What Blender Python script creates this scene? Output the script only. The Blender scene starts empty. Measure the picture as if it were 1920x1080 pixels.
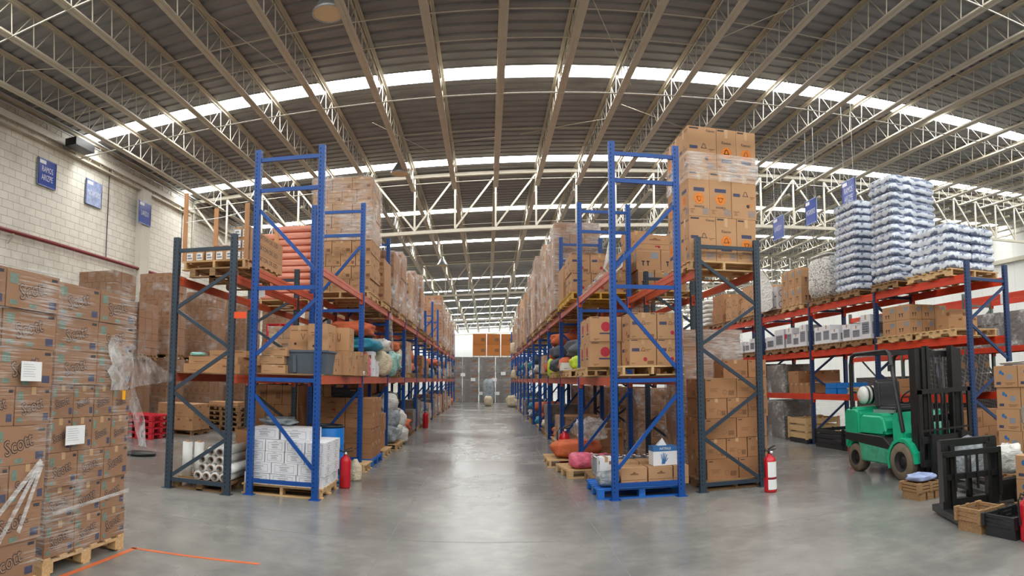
import bpy, bmesh, math, random
from mathutils import Matrix, Vector
random.seed(7)
SC = bpy.context.scene
COL = SC.collection

# ------------------------------------------------------------------ camera (a stitched phone panorama: cylindrical)
CF, CX, CY, CP, CR = 1189.82, 912.956, 624.146, 0.0740, -0.003
CAMH = 1.65
cp, sp, cr, sr = math.cos(CP), math.sin(CP), math.cos(CR), math.sin(CR)
right = Vector((cr, sp*sr, -cp*sr)); fwd = Vector((0, cp, sp)); up = Vector((sr, -sp*cr, cp*cr))
cam = bpy.data.cameras.new('camera')
camo = bpy.data.objects.new('camera', cam); COL.objects.link(camo)
camo.matrix_world = Matrix(((right.x, up.x, -fwd.x, 0), (right.y, up.y, -fwd.y, 0), (right.z, up.z, -fwd.z, CAMH), (0, 0, 0, 1)))
cam.type = 'PANO'; cam.panorama_type = 'CENTRAL_CYLINDRICAL'
cam.central_cylindrical_range_u_min = -CX/CF; cam.central_cylindrical_range_u_max = (1920-CX)/CF
cam.central_cylindrical_range_v_min = -(1080-CY)/CF; cam.central_cylindrical_range_v_max = CY/CF
cam.central_cylindrical_radius = 1.0
cam.clip_start = 0.05; cam.clip_end = 300
SC.camera = camo

# ------------------------------------------------------------------ world, exposure
W = bpy.data.worlds.new('overcast_sky'); SC.world = W; W.use_nodes = True
W.node_tree.nodes['Background'].inputs[0].default_value = (0.85, 0.92, 1.0, 1)
W.node_tree.nodes['Background'].inputs[1].default_value = 1.0
SC.view_settings.view_transform = 'Standard'; SC.view_settings.look = 'None'
SC.view_settings.exposure = 0.12; SC.view_settings.gamma = 1.0
SC.view_settings.use_curve_mapping = False
cy = SC.cycles
cy.max_bounces = 7; cy.diffuse_bounces = 3; cy.glossy_bounces = 3; cy.transmission_bounces = 3; cy.transparent_max_bounces = 10
cy.use_denoising = True; cy.caustics_reflective = False; cy.caustics_refractive = False
cy.sample_clamp_indirect = 6.0
SKY_EMIT = 22.0                      # daylight through the translucent roof sheets

# ------------------------------------------------------------------ materials
def srgb(r, g, b):
    f = lambda c: (c/255)/12.92 if c/255 <= .04045 else ((c/255+.055)/1.055)**2.4
    return (f(r), f(g), f(b), 1)
def mat(name):
    m = bpy.data.materials.new(name); m.use_nodes = True
    return m, m.node_tree, m.node_tree.nodes['Principled BSDF']
def ramp(nt, fac, stops):
    r = nt.nodes.new('ShaderNodeValToRGB')
    while len(r.color_ramp.elements) < len(stops): r.color_ramp.elements.new(.5)
    for e, (p, c) in zip(r.color_ramp.elements, stops): e.position = p; e.color = c
    nt.links.new(fac, r.inputs[0]); return r.outputs[0]
def noise(nt, scale, detail=4, vec=None, mscale=None, rough=.55):
    n = nt.nodes.new('ShaderNodeTexNoise'); n.inputs['Scale'].default_value = scale; n.inputs['Detail'].default_value = detail
    n.inputs['Roughness'].default_value = rough
    if vec is not None:
        if mscale:
            mp = nt.nodes.new('ShaderNodeMapping'); mp.inputs['Scale'].default_value = mscale
            nt.links.new(vec, mp.inputs[0]); vec = mp.outputs[0]
        nt.links.new(vec, n.inputs[0])
    return n.outputs[0]
def objco(nt): return nt.nodes.new('ShaderNodeTexCoord').outputs['Object']
def worldco(nt): return nt.nodes.new('ShaderNodeNewGeometry').outputs['Position']
def bump(nt, h, bs, strength=.2, dist=.01):
    b = nt.nodes.new('ShaderNodeBump'); b.inputs['Strength'].default_value = strength; b.inputs['Distance'].default_value = dist
    nt.links.new(h, b.inputs['Height']); nt.links.new(b.outputs[0], bs.inputs['Normal'])
def mul(c, k): return (min(1, c[0]*k), min(1, c[1]*k), min(1, c[2]*k), 1)
def simple(name, col, rough=.5, metal=0, var=.12, scale=6, spec=.5, mscale=None, bmp=0):
    """a surface whose colour wanders by +-var with soft noise"""
    m, nt, b = mat(name)
    v = objco(nt); n = noise(nt, scale, 4, v, mscale)
    nt.links.new(ramp(nt, n, [(.3, mul(col, 1-var)), (.7, mul(col, 1+var))]), b.inputs['Base Color'])
    b.inputs['Roughness'].default_value = rough; b.inputs['Metallic'].default_value = metal
    b.inputs['Specular IOR Level'].default_value = spec
    if bmp >= .3:
        n2 = noise(nt, 9, 5, v, (1, 1, 1.6), .6); bump(nt, n2, b, min(1, bmp*1.6), .06)
    elif bmp: bump(nt, n, b, bmp)
    return m
def cardboard(name, col, var=.09):
    m, nt, b = mat(name); v = worldco(nt)
    n = noise(nt, 2.2, 3, v); f = noise(nt, 30, 2, objco(nt), (1, 1, 6))
    oi = nt.nodes.new('ShaderNodeObjectInfo')
    mx = nt.nodes.new('ShaderNodeMath'); mx.operation = 'MULTIPLY_ADD'; mx.inputs[1].default_value = .35
    nt.links.new(oi.outputs['Random'], mx.inputs[0])
    m2 = nt.nodes.new('ShaderNodeMath'); m2.operation = 'MULTIPLY'; m2.inputs[1].default_value = .65
    nt.links.new(n, m2.inputs[0]); nt.links.new(m2.outputs[0], mx.inputs[2])
    nt.links.new(ramp(nt, mx.outputs[0], [(.2, mul(col, 1-var*1.5)), (.8, mul(col, 1+var*1.3))]), b.inputs['Base Color'])
    b.inputs['Roughness'].default_value = .75; b.inputs['Specular IOR Level'].default_value = .25
    bump(nt, f, b, .08); return m
M = {}
M['card'] = cardboard('cardboard', srgb(186, 144, 106))
M['card_brown'] = cardboard('cardboard_brown', srgb(168, 122, 86))
M['card_dark'] = cardboard('cardboard_dark_kraft', srgb(152, 114, 86))  # darker kraft board of the left stacks and wall loads
M['card_orange'] = cardboard('cardboard_orange', srgb(190, 120, 66))
M['card_white'] = cardboard('cardboard_white', srgb(232, 232, 236), .03)
M['card_cream'] = cardboard('cardboard_cream', srgb(222, 200, 160))
M['tape'] = simple('packing_tape', srgb(196, 160, 118), .3, var=.05)
M['ink'] = simple('printing_ink_dark', srgb(50, 46, 54), .7, var=.2, scale=40)
M['ink_navy'] = simple('printing_ink_navy', srgb(66, 68, 96), .7, var=.2, scale=40)
M['ink_teal'] = simple('printing_ink_teal', srgb(112, 132, 116), .7, var=.2, scale=40)
M['ink_orange'] = simple('printing_ink_orange', srgb(222, 126, 40), .7, var=.08, scale=40)
M['ink_red'] = simple('printing_ink_red', srgb(176, 42, 60), .7, var=.1, scale=40)
M['ink_lt'] = simple('printing_ink_light_kraft', srgb(160, 122, 94), .7, var=.1, scale=40)
M['ink_blue'] = simple('printing_ink_blue', srgb(52, 110, 168), .6, var=.1, scale=40)
M['joint'] = simple('joint_filler', srgb(120, 119, 116), .8, var=.1)
M['ink_grey'] = simple('printing_ink_grey', srgb(140, 142, 150), .7, var=.15, scale=40)
M['ink_kraft'] = simple('printing_ink_brown', srgb(132, 92, 62), .7, var=.15, scale=40)
M['paper'] = simple('white_paper', srgb(238, 238, 238), .6, var=.03)
M['yellow'] = simple('yellow_sticker', srgb(250, 176, 20), .5, var=.04)
M['orange_tag'] = simple('orange_tag', srgb(236, 82, 30), .5, var=.05)
M['wood'] = simple('pallet_wood', srgb(206, 170, 122), .75, var=.22, scale=5, mscale=(1, 9, 9), bmp=.15)
M['wood_dark'] = simple('weathered_wood', srgb(150, 116, 80), .8, var=.25, scale=5, mscale=(1, 9, 9), bmp=.15)
M['wood_red'] = simple('pine_board', srgb(190, 138, 94), .7, var=.15, scale=5, mscale=(9, 9, 1), bmp=.1)
M['blue_wood'] = simple('blue_painted_pallet', srgb(28, 104, 190), .55, var=.15)
M['yellow_wood'] = simple('yellow_painted_pallet', srgb(206, 160, 60), .6, var=.15)
M['red_plastic'] = simple('red_plastic', srgb(196, 30, 48), .4, var=.1)
M['blue_plastic'] = simple('blue_plastic', srgb(16, 120, 205), .35, var=.08)
M['blue_steel'] = simple('blue_rack_paint', srgb(10, 72, 148), .38, var=.12, scale=3)
M['navy_steel'] = simple('navy_rack_paint', srgb(38, 62, 104), .4, var=.15, scale=3)
M['dark_steel'] = simple('slate_rack_paint', srgb(46, 60, 74), .4, var=.15, scale=3)
M['green_steel'] = simple('grey_green_rack_paint', srgb(92, 106, 98), .5, var=.12, scale=3)
M['hole'] = simple('punched_hole', srgb(16, 18, 22), .9, var=.1)
M['orange_steel'] = simple('orange_beam_paint', srgb(196, 88, 58), .42, var=.14, scale=3)
M['red_steel'] = simple('red_orange_beam_paint', srgb(214, 66, 38), .4, var=.12, scale=3)
M['joist'] = simple('tan_joist_paint', srgb(190, 182, 164), .5, var=.08, scale=2)
M['white_steel'] = simple('off_white_steel', srgb(196, 190, 174), .5, var=.05)
M['galv'] = simple('galvanised_steel', srgb(170, 172, 174), .4, .6, var=.1)
M['black'] = simple('black_steel', srgb(30, 29, 30), .45, var=.25)
M['black_plastic'] = simple('black_plastic', srgb(34, 35, 38), .5, var=.15)
M['grey_plastic'] = simple('grey_plastic', srgb(88, 98, 110), .45, var=.07)
M['green_paint'] = simple('green_machine_paint', srgb(28, 172, 128), .3, var=.1, scale=4)
M['green_worn'] = simple('worn_green_paint', srgb(64, 150, 118), .45, var=.3, scale=7)
M['rubber'] = simple('dusty_tyre_rubber', srgb(112, 98, 82), .85, var=.2)
M['chrome'] = simple('chrome', srgb(210, 210, 212), .18, 1, var=.05)
M['red_paint'] = simple('red_cylinder_paint', srgb(196, 24, 40), .25, var=.05)
M['pipe_red'] = simple('maroon_pipe_paint', srgb(128, 44, 46), .45, var=.1)
M['white_plastic'] = simple('white_plastic', srgb(232, 232, 228), .45, var=.05)
M['sign_blue'] = simple('blue_sign_enamel', srgb(26, 62, 160), .3, var=.06, scale=2)
M['sign_faded'] = simple('faded_blue_sign_enamel', srgb(150, 165, 205), .35, var=.3, scale=7)
M['sign_white'] = simple('white_lettering', srgb(236, 238, 246), .45, var=.02)
M['pink'] = simple('coral_film_bundles', srgb(236, 156, 132), .45, var=.14, scale=4, mscale=(1, 1, 7))
M['tile_orange'] = simple('orange_floor_tape', srgb(208, 106, 62), .5, var=.15)
M['seat'] = simple('black_vinyl', srgb(58, 58, 62), .5, var=.1)
M['fabric_grey'] = simple('grey_textile', srgb(92, 98, 106), .85, var=.15, bmp=.3)
M['fabric_orange'] = simple('orange_textile', srgb(206, 104, 66), .85, var=.15, bmp=.3)
M['bag_teal'] = simple('teal_bag', srgb(30, 130, 156), .6, var=.15, bmp=.3)
M['bag_mint'] = simple('mint_bag_film', srgb(150, 205, 196), .35, var=.2, bmp=.4)
M['bag_lime'] = simple('lime_bag', srgb(196, 222, 60), .5, var=.12, bmp=.3)
M['bag_pink'] = simple('pink_print_bag', srgb(222, 106, 132), .5, var=.35, scale=9, bmp=.3)
M['bag_white'] = simple('white_bag_film', srgb(222, 220, 214), .4, var=.1, scale=5, bmp=.5)
M['bag_cream'] = simple('cream_bag', srgb(214, 200, 170), .6, var=.15, bmp=.5)
M['bag_black'] = simple('black_bag_film', srgb(40, 44, 52), .3, var=.3, bmp=.6)
M['bag_grey'] = simple('grey_bag_film', srgb(150, 158, 164), .3, var=.35, scale=7, bmp=.6)

def floor_mat():
    m, nt, b = mat('polished_concrete'); v = worldco(nt)
    n1 = noise(nt, .45, 4, v, None, .5); n2 = noise(nt, 3.5, 6, v, (1, 1, 1), .6)
    mx = nt.nodes.new('ShaderNodeMix'); mx.data_type = 'FLOAT'; mx.inputs[0].default_value = .4
    nt.links.new(n1, mx.inputs[2]); nt.links.new(n2, mx.inputs[3])
    c = ramp(nt, mx.outputs[0], [(.3, srgb(100, 100, 98)), (.5, srgb(125, 124, 120)), (.7, srgb(152, 150, 144))])
    nt.links.new(c, b.inputs['Base Color'])
    rr = ramp(nt, n1, [(.3, (.17, .17, .17, 1)), (.7, (.32, .32, .32, 1))]); nt.links.new(rr, b.inputs['Roughness'])
    b.inputs['Specular IOR Level'].default_value = .85
    return m
M['floor'] = floor_mat()
def block_mat():
    m, nt, b = mat('painted_block_wall'); v = worldco(nt)
    mp = nt.nodes.new('ShaderNodeMapping'); mp.inputs['Rotation'].default_value = (math.pi/2, 0, math.pi/2)
    sx = nt.nodes.new('ShaderNodeSeparateXYZ'); cb = nt.nodes.new('ShaderNodeCombineXYZ')
    nt.links.new(v, sx.inputs[0]); nt.links.new(sx.outputs['Y'], cb.inputs['X']); nt.links.new(sx.outputs['Z'], cb.inputs['Y'])
    br = nt.nodes.new('ShaderNodeTexBrick'); nt.links.new(cb.outputs[0], br.inputs[0])
    br.inputs['Scale'].default_value = 1; br.inputs['Brick Width'].default_value = .45; br.inputs['Row Height'].default_value = .215
    br.inputs['Mortar Size'].default_value = .009; br.inputs['Mortar Smooth'].default_value = .2
    br.inputs['Color1'].default_value = srgb(238, 234, 222); br.inputs['Color2'].default_value = srgb(230, 226, 214)
    br.inputs['Mortar'].default_value = srgb(182, 176, 164)
    n = noise(nt, .5, 6, v, None, .65)
    st = ramp(nt, n, [(.36, srgb(190, 186, 176)), (.52, (1, 1, 1, 1))])
    mm = nt.nodes.new('ShaderNodeMix'); mm.data_type = 'RGBA'; mm.blend_type = 'MULTIPLY'; mm.inputs[0].default_value = .45
    nt.links.new(br.outputs[0], mm.inputs[6]); nt.links.new(st, mm.inputs[7]); nt.links.new(mm.outputs[2], b.inputs['Base Color'])
    b.inputs['Roughness'].default_value = .7
    bump(nt, br.outputs['Fac'], b, -.4, .02); return m
M['block'] = block_mat()
M['plaster'] = simple('painted_plaster', srgb(216, 212, 200), .7, var=.07, scale=1.2)
M['plaster_dim'] = simple('grey_painted_plaster', srgb(150, 148, 142), .7, var=.07, scale=1.2)
def rib_mat(name, col, axis, pitch, k=.82):
    m, nt, b = mat(name); v = worldco(nt); s = nt.nodes.new('ShaderNodeSeparateXYZ'); nt.links.new(v, s.inputs[0])
    a = nt.nodes.new('ShaderNodeMath'); a.operation = 'DIVIDE'; a.inputs[1].default_value = pitch; nt.links.new(s.outputs[axis], a.inputs[0])
    fr = nt.nodes.new('ShaderNodeMath'); fr.operation = 'FRACT'; nt.links.new(a.outputs[0], fr.inputs[0])
    nt.links.new(ramp(nt, fr.outputs[0], [(0, mul(col, k)), (.06, col), (.94, col), (1, mul(col, k))]), b.inputs['Base Color'])
    b.inputs['Roughness'].default_value = .5; return m
M['clad'] = rib_mat('white_corrugated_cladding', srgb(236, 238, 238), 'X', .3)
M['clad_y'] = rib_mat('white_sheet_cladding', srgb(232, 232, 228), 'Y', 1.0, .9)
M['deck'] = simple('galvanised_roof_deck', srgb(132, 131, 131), .6, .2, var=.18, scale=.9, mscale=(1, 3, 1))
def emit_mat(name, col, s):
    m = bpy.data.materials.new(name); m.use_nodes = True; nt = m.node_tree
    nt.nodes.remove(nt.nodes['Principled BSDF']); e = nt.nodes.new('ShaderNodeEmission')
    e.inputs[0].default_value = col; e.inputs[1].default_value = s
    nt.links.new(e.outputs[0], nt.nodes['Material Output'].inputs[0]); return m
M['skylight'] = emit_mat('daylit_translucent_sheet', (.99, 1, .985, 1), SKY_EMIT)
M['tube'] = emit_mat('fluorescent_tube', (1, 1, 1, 1), 8)
def film_mat(name, lo, hi, sc=(1.2, 1.2, 16), tint=(.93, .93, .92, 1), rough=.22, p0=.17, p1=.42):
    """clear stretch film: see-through, with whitish glossy streaks along the winding"""
    m = bpy.data.materials.new(name); m.use_nodes = True; nt = m.node_tree; b = nt.nodes['Principled BSDF']
    b.inputs['Base Color'].default_value = tint; b.inputs['Roughness'].default_value = rough
    v = objco(nt); n = noise(nt, 3.5, 5, v, sc, .65); n2 = noise(nt, 1.6, 3, v, (1, 1, 1), .6)
    ad = nt.nodes.new('ShaderNodeMath'); ad.operation = 'MULTIPLY'; nt.links.new(n, ad.inputs[0]); nt.links.new(n2, ad.inputs[1])
    fac = ramp(nt, ad.outputs[0], [(p0, (lo, lo, lo, 1)), (p1, (hi, hi, hi, 1))])
    tr = nt.nodes.new('ShaderNodeBsdfTransparent'); mx = nt.nodes.new('ShaderNodeMixShader')
    nt.links.new(fac, mx.inputs[0]); nt.links.new(tr.outputs[0], mx.inputs[1]); nt.links.new(b.outputs[0], mx.inputs[2])
    nt.links.new(mx.outputs[0], nt.nodes['Material Output'].inputs[0]); bump(nt, n, b, .5, .02); return m
M['film'] = film_mat('clear_stretch_film', .02, .58, (.8, .8, 30), p0=.26, p1=.44)
M['film_heavy'] = film_mat('layered_stretch_film', .06, .62, (1.2, 1.2, 9))
M['film_side'] = film_mat('crumpled_stretch_film', .05, .7, (2, 2, 3), p0=.22, p1=.42)
M['film_clear'] = film_mat('loose_clear_film', .08, .7, (3, 3, 3))
def bale_mat():
    m, nt, b = mat('white_blue_bagged_bundles'); v = objco(nt)
    s = nt.nodes.new('ShaderNodeSeparateXYZ'); nt.links.new(v, s.inputs[0])
    n = noise(nt, 9, 4, v); n3 = noise(nt, 3, 2, v)
    a = nt.nodes.new('ShaderNodeMath'); a.operation = 'MULTIPLY_ADD'; a.inputs[1].default_value = 1/.15; nt.links.new(s.outputs['Z'], a.inputs[0])
    nt.links.new(n3, a.inputs[2]); fr = nt.nodes.new('ShaderNodeMath'); fr.operation = 'FRACT'; nt.links.new(a.outputs[0], fr.inputs[0])
    ad = nt.nodes.new('ShaderNodeMath'); ad.operation = 'ADD'; nt.links.new(fr.outputs[0], ad.inputs[0])
    sb = nt.nodes.new('ShaderNodeMath'); sb.operation = 'MULTIPLY_ADD'; sb.inputs[1].default_value = 1.5; sb.inputs[2].default_value = -.75; nt.links.new(n, sb.inputs[0])
    nt.links.new(sb.outputs[0], ad.inputs[1])
    c = ramp(nt, ad.outputs[0], [(.0, srgb(226, 232, 240)), (.3, srgb(210, 218, 230)), (.42, srgb(98, 110, 138)), (.68, srgb(128, 140, 166)), (.8, srgb(226, 232, 240))])
    nt.links.new(c, b.inputs['Base Color']); b.inputs['Roughness'].default_value = .3
    bump(nt, n, b, .5, .03); return m
M['bale'] = bale_mat()
def knit_mat():
    m, nt, b = mat('grey_white_wrapped_packs'); v = objco(nt)
    n = noise(nt, 16, 4, v, (1, 1, 2)); nt.links.new(ramp(nt, n, [(.38, srgb(120, 118, 120)), (.52, srgb(222, 218, 210)), (.7, srgb(238, 236, 230))]), b.inputs['Base Color'])
    b.inputs['Roughness'].default_value = .5; bump(nt, n, b, .6, .03); return m
M['knit'] = knit_mat()
def net_mat():
    m, nt, b = mat('black_netted_wrap'); v = objco(nt)
    br = nt.nodes.new('ShaderNodeTexBrick'); mp = nt.nodes.new('ShaderNodeMapping'); mp.inputs['Rotation'].default_value = (.78, .78, .78)
    nt.links.new(v, mp.inputs[0]); nt.links.new(mp.outputs[0], br.inputs[0]); br.offset = 0
    br.inputs['Scale'].default_value = 1; br.inputs['Brick Width'].default_value = .07; br.inputs['Row Height'].default_value = .07; br.inputs['Mortar Size'].default_value = .007
    br.inputs['Color1'].default_value = srgb(62, 56, 56); br.inputs['Color2'].default_value = srgb(54, 50, 52); br.inputs['Mortar'].default_value = srgb(110, 104, 100)
    nt.links.new(br.outputs[0], b.inputs['Base Color']); b.inputs['Roughness'].default_value = .5; return m
M['net'] = net_mat()
M['grey_wrap'] = simple('grey_wrapped_goods', srgb(120, 114, 110), .35, var=.16, scale=3, mscale=(1, 1, 4), bmp=.3)
# ------------------------------------------------------------------ mesh building
_TXT = {}
def text_poly(s):
    """outline of a line of lettering as flat polygons (unit cap height), from the built-in font"""
    if s in _TXT: return _TXT[s]
    c = bpy.data.curves.new('lettering', 'FONT'); c.body = s; c.size = 1.0; c.resolution_u = 2
    o = bpy.data.objects.new('lettering', c); COL.objects.link(o)
    dg = bpy.context.evaluated_depsgraph_get(); me = bpy.data.meshes.new_from_object(o.evaluated_get(dg))
    vs = [(v.co.x/.7, v.co.y/.7) for v in me.vertices]; fs = [tuple(p.vertices) for p in me.polygons]
    w = max([v[0] for v in vs] or [1])
    bpy.data.objects.remove(o); bpy.data.curves.remove(c); bpy.data.meshes.remove(me)
    _TXT[s] = (vs, fs, w); return _TXT[s]
class MB:
    def __init__(s): s.v = []; s.f = []; s.m = []; s.sm = []
    def add(s, vs, fs, mi=0, smooth=False):
        o = len(s.v); s.v += [tuple(x) for x in vs]; s.f += [tuple(i+o for i in f) for f in fs]; s.m += [mi]*len(fs); s.sm += [smooth]*len(fs); return s
    def box(s, c, d, mi=0, rz=0):
        x, y, z = d[0]/2, d[1]/2, d[2]/2; cc, ss = math.cos(rz), math.sin(rz)
        vs = [(c[0]+a*x*cc-b*y*ss, c[1]+a*x*ss+b*y*cc, c[2]+e*z) for a in (-1, 1) for b in (-1, 1) for e in (-1, 1)]
        return s.add(vs, [(0, 1, 3, 2), (4, 6, 7, 5), (0, 4, 5, 1), (2, 3, 7, 6), (0, 2, 6, 4), (1, 5, 7, 3)], mi)
    def bx(s, x0, x1, y0, y1, z0, z1, mi=0): return s.box(((x0+x1)/2, (y0+y1)/2, (z0+z1)/2), (x1-x0, y1-y0, z1-z0), mi)
    def bar(s, p, q, w, h, mi=0, side=None):
        p, q = Vector(p), Vector(q); d = (q-p).normalized(); u = Vector(side) if side else (Vector((0, 0, 1)) if abs(d.z) < .9 else Vector((0, 1, 0)))
        a = d.cross(u).normalized(); b = a.cross(d).normalized()
        vs = [t+a*(i*w/2)+b*(j*h/2) for t in (p, q) for i in (-1, 1) for j in (-1, 1)]
        return s.add(vs, [(0, 1, 3, 2), (4, 6, 7, 5), (0, 4, 5, 1), (2, 3, 7, 6), (0, 2, 6, 4), (1, 5, 7, 3)], mi)
    def tube(s, pts, r, n=6, mi=0, cap=True):
        pts = [Vector(p) for p in pts]; rs = r if isinstance(r, (list, tuple)) else [r]*len(pts); vs = []; fs = []
        for i, p in enumerate(pts):
            d = (pts[min(i+1, len(pts)-1)]-pts[max(i-1, 0)]).normalized(); u = Vector((0, 0, 1)) if abs(d.z) < .9 else Vector((1, 0, 0))
            a = d.cross(u).normalized(); b = a.cross(d)
            for k in range(n):
                t = 2*math.pi*k/n; vs.append(p+(a*math.cos(t)+b*math.sin(t))*rs[i])
            if i:
                o = (i-1)*n; fs += [(o+k, o+(k+1) % n, o+n+(k+1) % n, o+n+k) for k in range(n)]
        s.add(vs, fs, mi, n > 5)
        if cap: s.add([vs[k] for k in range(n)], [tuple(range(n))[::-1]], mi); s.add(vs[-n:], [tuple(range(n))], mi)
        return s
    def lathe(s, prof, n=20, c=(0, 0, 0), mi=0, axis='z'):
        vs = []; fs = []
        for i, (r, z) in enumerate(prof):
            for k in range(n):
                t = 2*math.pi*k/n; x, y = r*math.cos(t), r*math.sin(t)
                vs.append({'z': (c[0]+x, c[1]+y, c[2]+z), 'x': (c[0]+z, c[1]+x, c[2]+y), 'y': (c[0]+y, c[1]+z, c[2]+x)}[axis])
            if i: o = (i-1)*n; fs += [(o+k, o+(k+1) % n, o+n+(k+1) % n, o+n+k) for k in range(n)]
        return s.add(vs, fs, mi, True)
    def prism(s, poly, a0, a1, axis='x', mi=0):
        """a closed outline in the plane across axis, pushed from a0 to a1"""
        f = {'x': lambda a, p: (a, p[0], p[1]), 'y': lambda a, p: (p[0], a, p[1]), 'z': lambda a, p: (p[0], p[1], a)}[axis]
        n = len(poly); vs = [f(a0, p) for p in poly]+[f(a1, p) for p in poly]
        return s.add(vs, [tuple(range(n))[::-1], tuple(range(n, 2*n))]+[(k, (k+1) % n, n+(k+1) % n, n+k) for k in range(n)], mi)
    def quad(s, a, b, c, d, mi=0): return s.add([a, b, c, d], [(0, 1, 2, 3)], mi)
    def text(s, t, h, o, xd, yd, mi=0, width=None, center=False, flip=False):
        vs, fs, w = text_poly(t); o, xd, yd = Vector(o), Vector(xd), Vector(yd); kx = (width/w if width else h)
        x0 = -w*kx/2 if center else 0
        sg = -1 if flip else 1
        return s.add([o+xd*((x*kx+x0)*sg)+yd*(y*h*sg) for x, y in vs], fs, mi)
    def mesh(s, name, mats, bevel=0, seg=2, smooth_all=False):
        me = bpy.data.meshes.new(name); me.from_pydata([tuple(v) for v in s.v], [], s.f)
        mats = mats if isinstance(mats, (list, tuple)) else [mats]
        for x in mats: me.materials.append(M[x] if isinstance(x, str) else x)
        me.polygons.foreach_set('material_index', s.m); me.polygons.foreach_set('use_smooth', [True]*len(s.f) if smooth_all else s.sm)
        bm = bmesh.new(); bm.from_mesh(me)
        if bevel:
            bmesh.ops.remove_doubles(bm, verts=bm.verts, dist=1e-5)
            bmesh.ops.bevel(bm, geom=[e for e in bm.edges if len(e.link_faces) == 2 and e.calc_face_angle(0) > .5], offset=bevel, segments=seg, affect='EDGES', clamp_overlap=True)
        bmesh.ops.recalc_face_normals(bm, faces=bm.faces); bm.to_mesh(me); bm.free(); me.update(); return me

# ------------------------------------------------------------------ things, parts, labels
LABELS = {}
def tag(o, label, cat, group=None):
    o['label'] = label; o['category'] = cat
    if group: o['group'] = group
    LABELS.setdefault(label, []).append(o.name); return o
def _link(name, data, loc=(0, 0, 0), rz=0, parent=None):
    o = bpy.data.objects.new(name, data); COL.objects.link(o); o.location = loc; o.rotation_euler = (0, 0, rz)
    if parent is not None: o.parent = parent
    return o
def thing(name, label, cat, loc=(0, 0, 0), rz=0, group=None): return tag(_link(name, None, loc, rz), label, cat, group)
def solo(name, label, cat, me, loc=(0, 0, 0), rz=0, group=None): return tag(_link(name, me, loc, rz), label, cat, group)
def part(name, me, parent, loc=(0, 0, 0), rz=0, label=None):
    o = _link(name, me, loc, rz, parent)
    if label: o['label'] = label
    return o
def structure(name, me, loc=(0, 0, 0)):
    o = _link(name, me, loc); o['kind'] = 'structure'; return o
def kids(o):
    return [c for c in KIDS.get(o.name, [])]
KIDS = {}
def dup(root, label, loc, rz=0, group=None):
    r = root.copy(); COL.objects.link(r); r.location = loc; r.rotation_euler = (0, 0, rz); tag(r, label, r['category'], group or root.get('group'))
    for ch in root.children:
        c = ch.copy(); COL.objects.link(c); c.parent = r
        for g in ch.children:
            d = g.copy(); COL.objects.link(d); d.parent = c
    return r
ORD = ['first', 'second', 'third', 'fourth', 'fifth', 'sixth', 'seventh', 'eighth', 'ninth', 'tenth', 'eleventh', 'twelfth', 'thirteenth', 'fourteenth',
       'fifteenth', 'sixteenth', 'seventeenth', 'eighteenth', 'nineteenth', 'twentieth']
def ordn(i):
    if i < 20: return ORD[i]
    t = {2: 'twenty', 3: 'thirty'}[(i+1)//10]; k = (i+1) % 10
    return {2: 'twentieth', 3: 'thirtieth'}[(i+1)//10] if k == 0 else t+'-'+ORD[k-1]
def lumpy(sx, sy, sz, seed, amp=.12, e=.5, nu=26, nv=14):
    """a soft sack: a squarish rounded lump with folds, resting on z=0"""
    r = random.Random(seed); mb = MB(); vs = []; fs = []
    ph = [(r.uniform(0, 6.3), r.uniform(0, 6.3), r.uniform(1.5, 5), r.uniform(1.5, 5)) for _ in range(6)]
    q0 = r.uniform(0, 6)
    sg = lambda v, p: math.copysign(abs(v)**p, v)
    for j in range(nv+1):
        b = -math.pi/2+math.pi*j/nv
        for i in range(nu):
            a = 2*math.pi*i/nu
            d = 1+amp*sum(math.sin(round(q[2])*a+q[0])*math.cos(q[3]*b*1.5+q[1]) for q in ph)/3+amp*.22*math.sin(7*a+3*math.sin(4*b+q0))*math.cos(5*b+q0)
            x, y, z = sg(math.cos(b), e)*sg(math.cos(a), e), sg(math.cos(b), e)*sg(math.sin(a), e), sg(math.sin(b), .7)
            vs.append((x*sx/2*d, y*sy/2*d, max(0, (z*.5*(d if z > 0 else 1)+.5)*sz)))
    for j in range(nv):
        fs += [(j*nu+i, j*nu+(i+1) % nu, (j+1)*nu+(i+1) % nu, (j+1)*nu+i) for i in range(nu)]
    return mb.add(vs, fs, 0, True)
# ------------------------------------------------------------------ the hall
Z0D, SL = 9.2427, 0.050           # roof deck height at x=0, rise per metre to the right
XL, XR, YB, YF = -11.5, 30.0, 92.0, -14.0
deck = lambda x: Z0D+SL*x
mb = MB(); mb.quad((XL, YF, 0), (XR, YF, 0), (XR, YB, 0), (XL, YB, 0)); structure('floor', mb.mesh('floor', 'floor'))
# saw-cut joints and floor tape
mb = MB()
for y in (3.2, 6.6, 13, 19, 25): mb.bx(-8, 7.2, y-.003, y+.003, 0, .0015)
for x in (-1.0, 1.2): mb.bx(x-.003, x+.003, -4, 50, 0, .0015)
structure('trim_9', mb.mesh('floor_joints', 'joint'))
mb = MB(); mb.quad((XL, YF, 0), (XL, YB, 0), (XL, YB, deck(XL)), (XL, YF, deck(XL))); structure('wall_left', mb.mesh('wall_left', 'block'))
mb = MB(); mb.quad((XL, YB, 0), (XR, YB, 0), (XR, YB, deck(XR)), (XL, YB, deck(XL))); structure('wall_back', mb.mesh('wall_back', 'clad'))
mb = MB(); mb.quad((XR, YF, 0), (XR, YB, 0), (XR, YB, deck(XR)), (XR, YF, deck(XR))); structure('wall_right', mb.mesh('wall_right', 'clad_y'))
mb = MB(); mb.quad((XL, YF, 0), (XR, YF, 0), (XR, YF, deck(XR)), (XL, YF, deck(XL))); structure('wall_front', mb.mesh('wall_front', 'plaster_dim'))
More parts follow.
